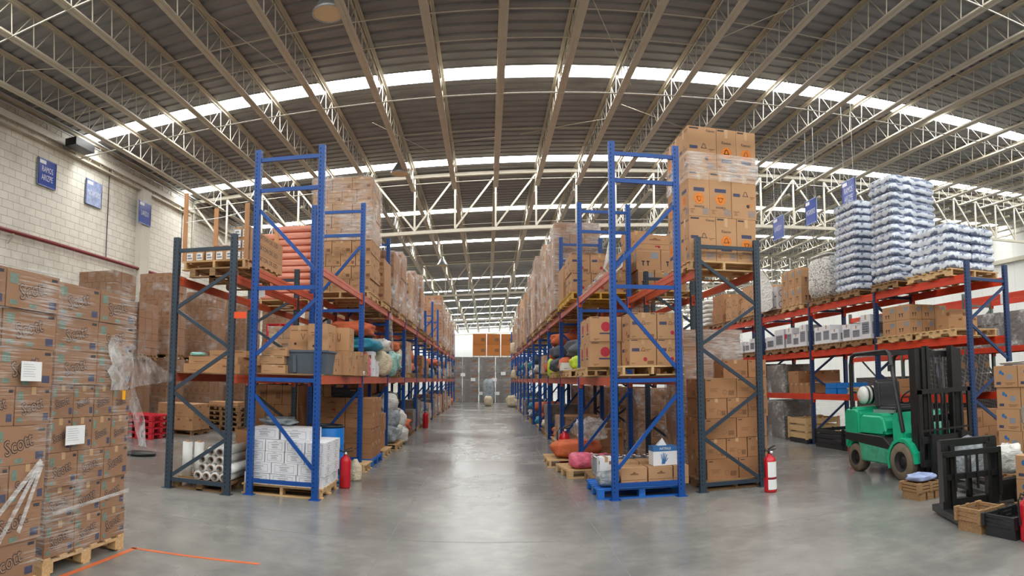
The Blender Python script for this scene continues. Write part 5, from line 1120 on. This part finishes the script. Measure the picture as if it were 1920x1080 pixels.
# middle level
pallet('empty-ended pine pallet on the middle level by the rack end', 7.4, 8.5, 8.15, 9.25, 2.22, 'wood', 0, 'far rack pallets')
carton('cardboard_carton', 'upright brown carton on the middle level behind the rack end', (.45, .4, .42), 'plain', 'card', (8.15, 9.0, 2.36), .02, 'middle level cartons')
carton('cardboard_carton', 'lower brown carton beside the upright one, middle level', (.35, .4, .24), 'plain', 'card', (8.0, 8.55, 2.36), 0, 'middle level cartons')
pallet('pine pallet under the arrow-print cartons, middle level', 7.4, 8.5, 9.4, 10.5, 2.22, 'wood', 0, 'far rack pallets')
grid('arrow_carton', 'brown arrow-print carton', 'middle level of navy rack', 7.5, 8.45, 9.5, 10.4, 2.36, [(.29, 3, 2), (.29, 3, 2)], 'arrows', 'card', ('-y', '-x'), .01)
wc = 0
for (y0, n, hs) in ((10.75, 3, (.5, .3, .36)), (12.0, 3, (.3, .42, .4)), (13.5, 3, (.52, .32, .5)), (14.7, 2, (.5, .35, .3)), (16.2, 3, (.34, .38, .3)), (17.5, 3, (.32, .36, .3))):
    pallet('dark pallet under white pails and cartons, %s along the middle level' % ordn(wc), 7.42, 8.4, y0, y0+1.15, 2.22, 'wood_dark', 0, 'far rack pallets')
    for q in range(n):
        for r2 in range(2):
            carton('white_carton', 'white printed carton on the navy rack middle level, %s row %s, %s pallet' % (['front', 'back'][r2], ORD[q], ordn(wc)), (.42, 1.1/n-.02, hs[(q+r2) % 3]), 'pail', 'card_white', (7.66+.46*r2, y0+1.1/n*(q+.5), 2.36), rj.uniform(-.03, .03), 'white cartons on the middle level')
    wc += 1
sack('green film roll standing on the white cartons, middle level', 'bag_lime', 7.9, 11.4, 2.72, .2, .2, .16, 0, 1)
solo('pink_note', 'bright pink note stuck on the white cartons, middle level', 'note', MB().bx(-.003, .003, -.06, .06, 0, .12).mesh('pink_note', 'ink_red'), (7.447, 14.6, 2.6))
# low level
pallet('white shelf board end above the forklift tank, low level', 7.45, 8.4, 10.75, 11.75, 1.2, 'wood', 0, 'far rack pallets')
for i, (y, z) in enumerate(((11.95, 1.2), (12.5, 1.2), (11.98, 1.325), (12.48, 1.325))):
    t = thing('plastic_crate', 'bright blue plastic crate on the low level, %s %s' % (['lower', 'upper'][i//2], ['near', 'far'][i % 2]), 'crate', (7.75, y, z), 0, 'blue crates')
    m = MB()
    for sx in (-.25, .25): m.bx(sx-.012, sx+.012, -.24, .24, 0, .115)
    for sy in (-.24, .24): m.bx(-.25, .25, sy-.012, sy+.012, .03, .115)
    part('walls', m.mesh('crate_walls', 'blue_plastic'), t); part('floor_panel', MB().bx(-.24, .24, -.23, .23, .0, .02).mesh('crate_floor', 'blue_plastic'), t)
grid('low_carton', 'brown carton', 'low level of navy rack', 7.5, 8.4, 13.5, 14.6, 1.2, [(.26, 2, 4), (.3, 2, 2)], 'plain', 'card_brown', ('-y', '-x'), .03, ragged=lambda i, a, b: i == 1 and a == 0 and b == 0)
for i, (y0, c, z1) in enumerate(((8.3, 'net', 1.9), (9.5, 'card_brown', 1.5), (14.95, 'grey_wrap', 1.95), (16.5, 'net', 2.0), (17.7, 'grey_wrap', 1.9))):
    load('%s load on the low level of the navy rack, %s along' % ('dark netted' if c == 'net' else 'wrapped', ORD[i]), 7.5, 8.4, y0, y0+1.0, 1.2, z1, c, None if c != 'grey_wrap' else 'film_side', 2, 2, 2, i, 'low level loads', 'small_load')
# floor under the navy rack
def slat_crate(label, x, y, z, w, d, h, m_, name='slatted_crate', rz=0):
    t = thing(name, label, 'crate', (x, y, z), rz, 'crates on the floor'); m = MB(); n = 3
    for s_ in (-1, 1):
        for k in range(n):
            zz = .1+(h-.1)*(k+.5)/n
            m.bx(-w/2, w/2, s_*d/2-.012, s_*d/2+.012, zz-(h-.1)/n*.36, zz+(h-.1)/n*.36); m.bx(s_*w/2-.012, s_*w/2+.012, -d/2, d/2, zz-(h-.1)/n*.36, zz+(h-.1)/n*.36)
    part('slats', m.mesh('crate_slats', m_), t)
    for sx in (-1, 0, 1):
        for sy in (-1, 1): part('corner_post' if sx else 'middle_post', MB().bx(sx*w/2-(.035 if sx else .02), sx*w/2+(.035 if sx else .02), sy*d/2-.02, sy*d/2+.02, .1, h).mesh('crate_post', m_), t)
    part('base', MB().bx(-w/2, w/2, -d/2, d/2, .09, .11).bx(-w/2, -w/2+.1, -d/2, d/2, 0, .09).bx(w/2-.1, w/2, -d/2, d/2, 0, .09).bx(-.05, .05, -d/2, d/2, 0, .09).mesh('crate_base', 'black_plastic' if m_ != 'wood_dark' else m_), t); return t
slat_crate('pale slatted wood crate under the navy rack, third bay', 7.8, 13.9, 0, .9, .9, .62, 'wood')
slat_crate('black folding crate pallet beside the slatted crate', 7.75, 12.3, 0, .95, 1.2, .42, 'black_plastic', 'folding_crate')
slat_crate('second black crate pallet behind the forklift rear', 7.75, 11.2, 0, .95, .96, .45, 'black_plastic', 'folding_crate')
for i, (y0, c, z1) in enumerate(((14.42, 'net', .6), (14.98, 'grey_wrap', 1.0), (16.6, 'card_brown', .9), (17.7, 'grey_wrap', 1.0), (9.4, 'net', 1.0), (8.1, 'card_brown', .9))):
    load('floor load under the navy rack, %s of six from the aisle mouth' % ORD[[2, 3, 4, 5, 1, 0][i]], 7.5, 8.4, y0, y0+(.5 if c == 'net' and y0 > 12 else 1.0), 0, z1, c, None if c != 'grey_wrap' else 'film_side', 2, 2, 3, i, 'floor loads under the navy rack', 'small_load')
extinguisher('red fire extinguisher on the floor behind the green forklift', 7.15, 11.15, False, 1.1)
solo('plastic_jug', 'white plastic jug beside the extinguisher behind the forklift', 'jug', MB().lathe([(0, 0), (.1, 0), (.11, .03), (.11, .26), (.05, .36), (.03, .4), (0, .4)], 14).mesh('jug', 'white_plastic'), (7.22, 10.8, 0))
# grey-green rack row behind
for k in range(5):
    y = 6.6+2.75*k
    upright('grey green upright frame behind the navy rack, %s from the camera' % ORD[k], 11.4, 12.4, y, 3.6, 'green_steel', [.2, 3.3], [(.4, 1.4), (2.4, 1.5), (2.5, 3.2)], 'grey green uprights', False)
    if k < 4:
        for z, l in ((3.45, 'top'), (2.15, 'middle')):
            for x, s_ in ((11.4, 'near side'), (12.4, 'far side')): beam('red shelf beam of the grey green rack, %s level, %s, %s bay' % (l, s_, ORD[k]), x, y, y+2.75, z, 'red_steel', 'beams of the grey green rack', .14)
        for j in range(2):
            load('grey film-wrapped load on the grey green rack, %s bay, %s slot' % (ORD[k], ORD[j]), 11.4, 12.4, y+.2+1.25*j, y+1.3+1.25*j, 2.15, 3.0, 'grey_wrap', 'film_side', 2, 2, 3, k+j, 'loads on the grey green rack', 'small_load')
            load('dark netted load on the floor of the grey green rack, %s bay, %s slot' % (ORD[k], ORD[j]), 11.4, 12.4, y+.2+1.25*j, y+1.3+1.25*j, 0, 1.5, 'net', None, 2, 2, 2, k+j, 'loads on the grey green rack', 'small_load')
        solo('location_tag', 'white hanging tag on the grey green rack top beam, %s bay' % ORD[k], 'tag', MB().bx(-.003, .003, -.09, .09, -.26, 0).mesh('location_tag', 'paper'), (11.36, y+1.3, 3.45), 0, 'tags on the grey green rack')

# ------------------------------------------------------------------ near right: carton stacks, crates, jacks
pallet('pallet under the blue-print carton stack at the picture edge', 6.48, 7.3, 5.38, 6.36, 0, 'wood_dark', 0, 'floor pallets')
grid('blue_print_carton', 'brown carton with blue print', 'tall edge stack', 6.5, 7.3, 5.42, 6.34, .14, [(.305, 2, 2), (.305, 3, 2), (.305, 2, 2), (.305, 3, 2), (.305, 2, 2)], 'paw', 'card', ('-y', '-x'), .01)
solo('top_sheet', 'crumpled white film sheet on top of the blue-print carton stack', 'sheet', lumpy(.75, .85, .05, 5, .1, .3).mesh('top_sheet', 'bag_white'), (6.9, 5.88, 1.667))
pallet('pallet under the low blue-print cartons at the picture edge', 5.2, 6.0, 4.04, 4.87, 0, 'wood_dark', 0, 'floor pallets')
grid('blue_print_carton', 'brown carton with blue print', 'low edge stack', 5.22, 6.0, 4.05, 4.86, .14, [(.26, 2, 2), (.26, 2, 2)], 'paw', 'card', ('-y', '-x'), .01)
def pallet_jack(label, x, y, rz):
    t = thing('pallet_jack', label, 'pallet jack', (x, y, 0), rz, 'hand pallet jacks'); m = MB()
    for s_ in (-.18, .18): m.bx(s_-.08, s_+.08, .15, 1.25, .06, .11)
    m.bx(-.27, .27, .05, .17, .06, .3); part('fork_frame', m.mesh('jack_forks', 'black'), t)
    part('pump', MB().lathe([(.05, .05), (.07, .08), (.07, .3), (.04, .32), (.04, .42), (0, .42)], 14).mesh('jack_pump', 'black'), t)
    part('steer_wheel', MB().lathe([(0, -.09), (.085, -.09), (.09, -.07), (.09, .07), (.085, .09), (0, .09)], 16, (0, 0, .09), 0, 'x').mesh('jack_wheel', 'black_plastic'), t)
    part('drawbar', MB().tube([(0, -.02, .35), (0, -.16, .85), (0, -.19, .95)], .02, 8).mesh('jack_drawbar', 'black'), t)
    h = MB(); pts = [(0, -.18, .92), (.09, -.2, 1.0), (.11, -.24, 1.15), (.07, -.27, 1.22), (-.07, -.27, 1.22), (-.11, -.24, 1.15), (-.09, -.2, 1.0), (0, -.18, .92)]
    part('handle_loop', h.tube(pts, .017, 8, 0, False).mesh('jack_handle', 'galv'), t)
    part('lever', MB().tube([(0, -.2, .97), (.03, -.24, 1.08), (.05, -.26, 1.14)], .008, 6).mesh('jack_lever', 'black'), t); return t
pallet_jack('pallet jack with a grey loop handle before the blue-print cartons', 5.72, 5.2, -.25)
sack('white film bundle tied round the pallet jack by the carton stack', 'bag_white', 5.82, 5.5, .32, .26, .34, .36, .3, 2)
sack('wrapped brown bale resting on the forklift forks', 'bag_grey', 6.35, 6.72, .1, .6, .5, .55, 0, 3)
slat_crate('small slatted wood crate on the floor by the lowered mast', 4.58, 4.78, 0, .3, .34, .24, 'wood_dark')
slat_crate('black folding crate on the floor at the picture edge', 4.66, 4.36, 0, .44, .4, .22, 'black_plastic', 'folding_crate')
slat_crate('low slatted crate on the floor by the forklift front wheel', 5.25, 6.55, 0, .36, .36, .22, 'wood_dark')
sack('blue and white magazine pack lying on the low slatted crate', 'sign_faded', 5.25, 6.55, .22, .34, .34, .09, .2, 2, 'paper_pack', 'paper pack')
extinguisher('red fire extinguisher on the floor at the picture edge', 4.52, 4.08, False, .8)
# ------------------------------------------------------------------ forklift (front faces local +y)
def forklift(label, loc, rz):
    t = thing('forklift', label, 'forklift', loc, rz, 'green forklifts')
    W2 = .52
    # chassis side profile (y, z): rear counterweight at -y
    p = [(-1.02, .32), (-1.0, .95), (-.93, 1.03), (-.6, 1.05), (-.55, .98), (.1, .98), (.18, .9), (.3, .78), (.62, .75), (.78, .68), (.82, .42), (.7, .28), (-.3, .22), (-.5, .3), (-.56, .46), (-.7, .52), (-.86, .46), (-.92, .3)]
    body = [(-1.02, .5), (-1.03, .98), (-.95, 1.06), (-.62, 1.06), (-.56, .96), (-.56, .5)]
    part('counterweight', MB().prism([(-1.04, .36), (-1.05, .98), (-.98, 1.07), (-.66, 1.07), (-.6, 1.0), (-.6, .55), (-.7, .56), (-.86, .5), (-.95, .36)], -W2, W2).mesh('counterweight', 'green_paint', .05, 3), t)
    part('hood', MB().prism([(-.6, .62), (-.6, .94), (-.52, .98), (.02, .98), (.1, .92), (.16, .7), (.1, .62)], -W2+.01, W2-.01).mesh('hood', 'green_paint', .06, 3), t)
    part('black_band', MB().prism([(-1.0, .52), (-1.0, .66), (.1, .63), (.3, .5), (.3, .44), (.0, .46)], -W2-.004, W2+.004).mesh('black_band', 'black', .01, 1), t)
    part('side_skirt', MB().prism([(-.55, .2), (-.58, .42), (-.64, .52), (.2, .46), (.34, .46), (.36, .2)], -W2, W2).mesh('side_skirt', 'green_worn', .02, 2), t)
    part('cowl', MB().prism([(.3, .5), (.28, .98), (.42, 1.02), (.6, .7), (.62, .4)], -W2+.04, W2-.04).mesh('cowl', 'green_paint', .03, 2), t)
    part('floor_plate', MB().bx(-W2+.02, W2-.02, .0, .55, .42, .46).mesh('floor_plate', 'black'), t)
    for s_ in (-1, 1):
        f = MB(); n = 8; vs = []
        for k in range(n+1):
            a = math.radians(200-200*k/n); 
            for r_ in (.31, .36):
                for xx in (W2-.12, W2+.05): vs.append((s_*xx, .62+r_*math.cos(a), .28+r_*math.sin(a)))
        fs = []
        for k in range(n):
            o = 4*k; fs += [(o+2, o+3, o+7, o+6), (o, o+4, o+5, o+1), (o+1, o+5, o+7, o+3), (o, o+2, o+6, o+4)]
        part('fender', f.add(vs, fs).mesh('fender', 'green_paint'), t)
    def wheel(x, y, r, w):
        s_ = 1 if x > 0 else -1
        wq = part('wheel', MB().lathe([(r*.55, -w/2), (r*.93, -w/2), (r, -w/2+.025), (r, w/2-.025), (r*.93, w/2), (r*.55, w/2)], 28, (0, 0, 0), 0, 'x').mesh('tyre', 'rubber'), t, (x, y, r))
        h = MB().lathe([(0, s_*w*.32), (r*.2, s_*w*.36), (r*.25, s_*w*.25), (r*.45, s_*w*.2), (r*.56, s_*w*.48), (r*.6, s_*w*.49)], 20, (0, 0, 0), 0, 'x')
        for k in range(6): h.lathe([(.012, s_*w*.36), (0, s_*w*.36)], 6, (0, r*.36*math.cos(k*1.047), r*.36*math.sin(k*1.047)), 0, 'x')
        part('hub', h.mesh('hub', 'black'), wq)
    for s_ in (-1, 1): wheel(s_*(W2-.04), .62, .285, .2); wheel(s_*(W2-.1), -.74, .235, .17)
    seat = part('seat', MB().bx(-.24, .24, -.42, .06, .98, 1.1).mesh('seat_cushion', 'seat', .04, 3), t)
    part('backrest', MB().prism([(-.5, 1.02), (-.56, 1.5), (-.48, 1.54), (-.38, 1.5), (-.36, 1.05)], -.24, .24).mesh('seat_back', 'seat', .04, 3), seat)
    for s_ in (-.255, .255): part('seat_rail', MB().bx(s_-.015, s_+.015, -.5, .1, .98, 1.03).mesh('seat_rail', 'galv'), seat)
    gt = part('gas_tank', MB().lathe([(0, -.36), (.09, -.35), (.15, -.3), (.155, -.25), (.155, .25), (.15, .3), (.09, .35), (0, .36)], 24, (0, -.76, 1.27), 0, 'x').mesh('tank_shell', 'white_plastic'), t)
    part('collar', MB().lathe([(.08, -.4), (.09, -.36), (.09, -.4)], 16, (0, -.76, 1.27), 0, 'x').mesh('tank_collar', 'galv'), gt)
    part('rim_band', MB().lathe([(.12, .3), (.158, .24), (.158, .28)], 20, (0, -.76, 1.27), 0, 'x').mesh('tank_rim', 'galv'), gt)
    for q in (-.14, .14): part('strap', MB().lathe([(.16, q), (.16, q+.055)], 24, (0, -.76, 1.27), 0, 'x').mesh('tank_strap', 'black'), gt)
    # overhead guard
    gm = MB()
    for s_ in (-1, 1):
        x = s_*(W2-.06)
        gm.tube([(x, -.86, 1.0), (x, -.86, 1.8), (x, -.82, 1.92), (x, -.72, 1.97), (x, .2, 1.98), (x, .28, 1.95), (x, .56, .72)], .035, 8)
    for y in (-.72, .2): gm.bar((-W2+.06, y, 1.97), (W2-.06, y, 1.97), .06, .05)
    part('overhead_guard', gm.mesh('overhead_guard', 'black'), t)
    for k in range(5): part('roof_bar', MB().bx(-W2+.16+.18*k-.02, -W2+.16+.18*k+.02, -.7, .18, 1.955, 1.985).mesh('roof_bar', 'black'), t)
    part('front_cross', MB().bar((-W2+.06, .25, 1.94), (W2-.06, .25, 1.94), .05, .05).mesh('front_cross', 'black'), t)
    st = part('steering_column', MB().tube([(.02, .36, 1.0), (.02, .2, 1.22)], .025, 8).mesh('steering_column', 'black'), t)
    w = MB(); n = 20; c = Vector((.02, .19, 1.235)); u = Vector((1, 0, 0)); v = Vector((0, .7, .7)).normalized()
    w.tube([c+u*(.15*math.cos(2*math.pi*k/n))+v*(.15*math.sin(2*math.pi*k/n)) for k in range(n+1)], .014, 8, 0, False)
    for a in (0, 2.1, 4.2): w.tube([c, c+u*(.15*math.cos(a))+v*(.15*math.sin(a))], .01, 6)
    part('steering_wheel', w.mesh('steering_wheel', 'black_plastic'), st)
    for k in range(3): part('lever', MB().tube([(-.2-.06*k, .4, .98), (-.2-.06*k, .3, 1.2)], .01, 6).lathe([(0, 1.185), (.02, 1.2), (.02, 1.22), (0, 1.235)], 10, (-.2-.06*k, .295, 0)).mesh('lever', 'black'), t)
    # mast
    mm = MB(); y = .84
    for s_ in (-1, 1):
        mm.bx(s_*.42-.05, s_*.42+.05, y-.06, y+.09, .08, 1.98); mm.bx(s_*.32-.035, s_*.32+.035, y-.03, y+.12, .1, 2.0); mm.bx(s_*.25-.025, s_*.25+.025, y+.02, y+.14, .12, 2.02)
    mast = part('mast', mm.mesh('mast_rails', 'black'), t)
    for z in (.16, .9, 1.9): part('cross_member', MB().bx(-.45, .45, y-.09, y-.02, z-.05, z+.05).mesh('mast_cross', 'black'), mast)
    for s_ in (-1, 1): part('lift_cylinder', MB().lathe([(0, .15), (.045, .15), (.045, 1.1), (.025, 1.12), (.025, 1.85), (0, 1.85)], 14, (s_*.15, y+.02, 0)).mesh('lift_cylinder', 'black'), mast)
    for s_ in (-.06, .06): part('chain', MB().bx(s_-.015, s_+.015, y+.04, y+.05, .4, 1.88).mesh('lift_chain', 'ink'), mast)
    for k in range(4): part('hose', MB().tube([(.05+.05*k, y-.05, 1.0), (.1+.06*k, y-.2-.02*k, 1.25-.03*k), (.14+.05*k, y-.18, 1.4), (.2, y-.05, 1.6)], .013, 6).mesh('mast_hose', 'black_plastic'), mast)
    # carriage, backrest, forks
    ym = y+.2
    cm = MB()
    for z in (.28, .62): cm.bx(-.5, .5, ym-.03, ym+.03, z-.05, z+.05)
    for s_ in (-.3, .3): cm.bx(s_-.04, s_+.04, ym-.05, ym, .2, .7)
    cg = part('carriage', cm.mesh('carriage_bars', 'black'), t)
    br = MB(); 
    for s_ in (-.49, .49): br.bx(s_-.03, s_+.03, ym-.02, ym+.02, .25, 1.36)
    br.bx(-.52, .52, ym-.02, ym+.02, 1.3, 1.37); br.bx(-.5, .5, ym-.015, ym+.015, .74, .77)
    for k in range(5): br.bx(-.33+.165*k-.012, -.33+.165*k+.012, ym-.012, ym+.012, .6, 1.32)
    part('load_backrest', br.mesh('load_backrest', 'black'), cg)
    for s_ in (-.3, .3): part('fork', MB().bx(s_-.055, s_+.055, ym+.03, ym+.075, .06, .7).prism([(ym+.03, .03), (ym+.03, .075), (ym+.5, .07), (ym+.9, .05), (ym+.9, .035)], s_-.055, s_+.055).mesh('fork', 'black'), cg)
    for s_ in (-1, 1): part('head_lamp', MB().bx(s_*.47-.05, s_*.47+.05, .3, .36, 1.66, 1.76).mesh('head_lamp', 'black_plastic'), t)
    return t
forklift('green forklift with a white gas tank parked before the navy rack', (6.4, 8.36, 0), math.pi+.0)
# ghosted second machine just in the frame
forklift('second green forklift, only its rear corner showing at the picture edge', (4.9, 2.9, 0), math.pi)
# stitching ghost of the forklift mast, built as a hand stacker
t = thing('ghost_stacker', 'ghosted forklift mast built as a black hand stacker before the forklift', 'stacker', (4.98, 5.35, 0), math.pi-.35)
m = MB()
for s_ in (-1, 1): m.bx(s_*.3-.045, s_*.3+.045, -.06, .06, .05, .84); m.bx(s_*.22-.025, s_*.22+.025, .0, .1, .06, .8)
part('mast', m.mesh('stacker_mast', 'black'), t)
for z0, z1, y0, y1 in ((.78, .86, -.05, .05), (.1, .2, -.05, .05), (.42, .48, .04, .1)): part('cross_member', MB().bx(-.34, .34, y0, y1, z0, z1).mesh('stacker_cross', 'black'), t)
part('lift_cylinder', MB().lathe([(0, .1), (.04, .1), (.04, .72), (0, .72)], 12).mesh('stacker_cylinder', 'black'), t)
m = MB()
for s_ in (-.34, .34): m.bx(s_-.02, s_+.02, .1, .14, .2, .7)
for k in range(4): m.bx(-.2+.135*k-.01, -.2+.135*k+.01, .1, .13, .3, .7)
m.bx(-.36, .36, .1, .14, .68, .74); part('load_backrest', m.mesh('stacker_backrest', 'black'), t)
for s_ in (-.2, .2): part('fork', MB().bx(s_-.05, s_+.05, .12, .8, .05, .09).mesh('stacker_fork', 'black'), t)
for s_ in (-.3, .3): part('straddle_leg', MB().bx(s_-.05, s_+.05, -.3, .5, .03, .1).mesh('stacker_leg', 'black'), t)
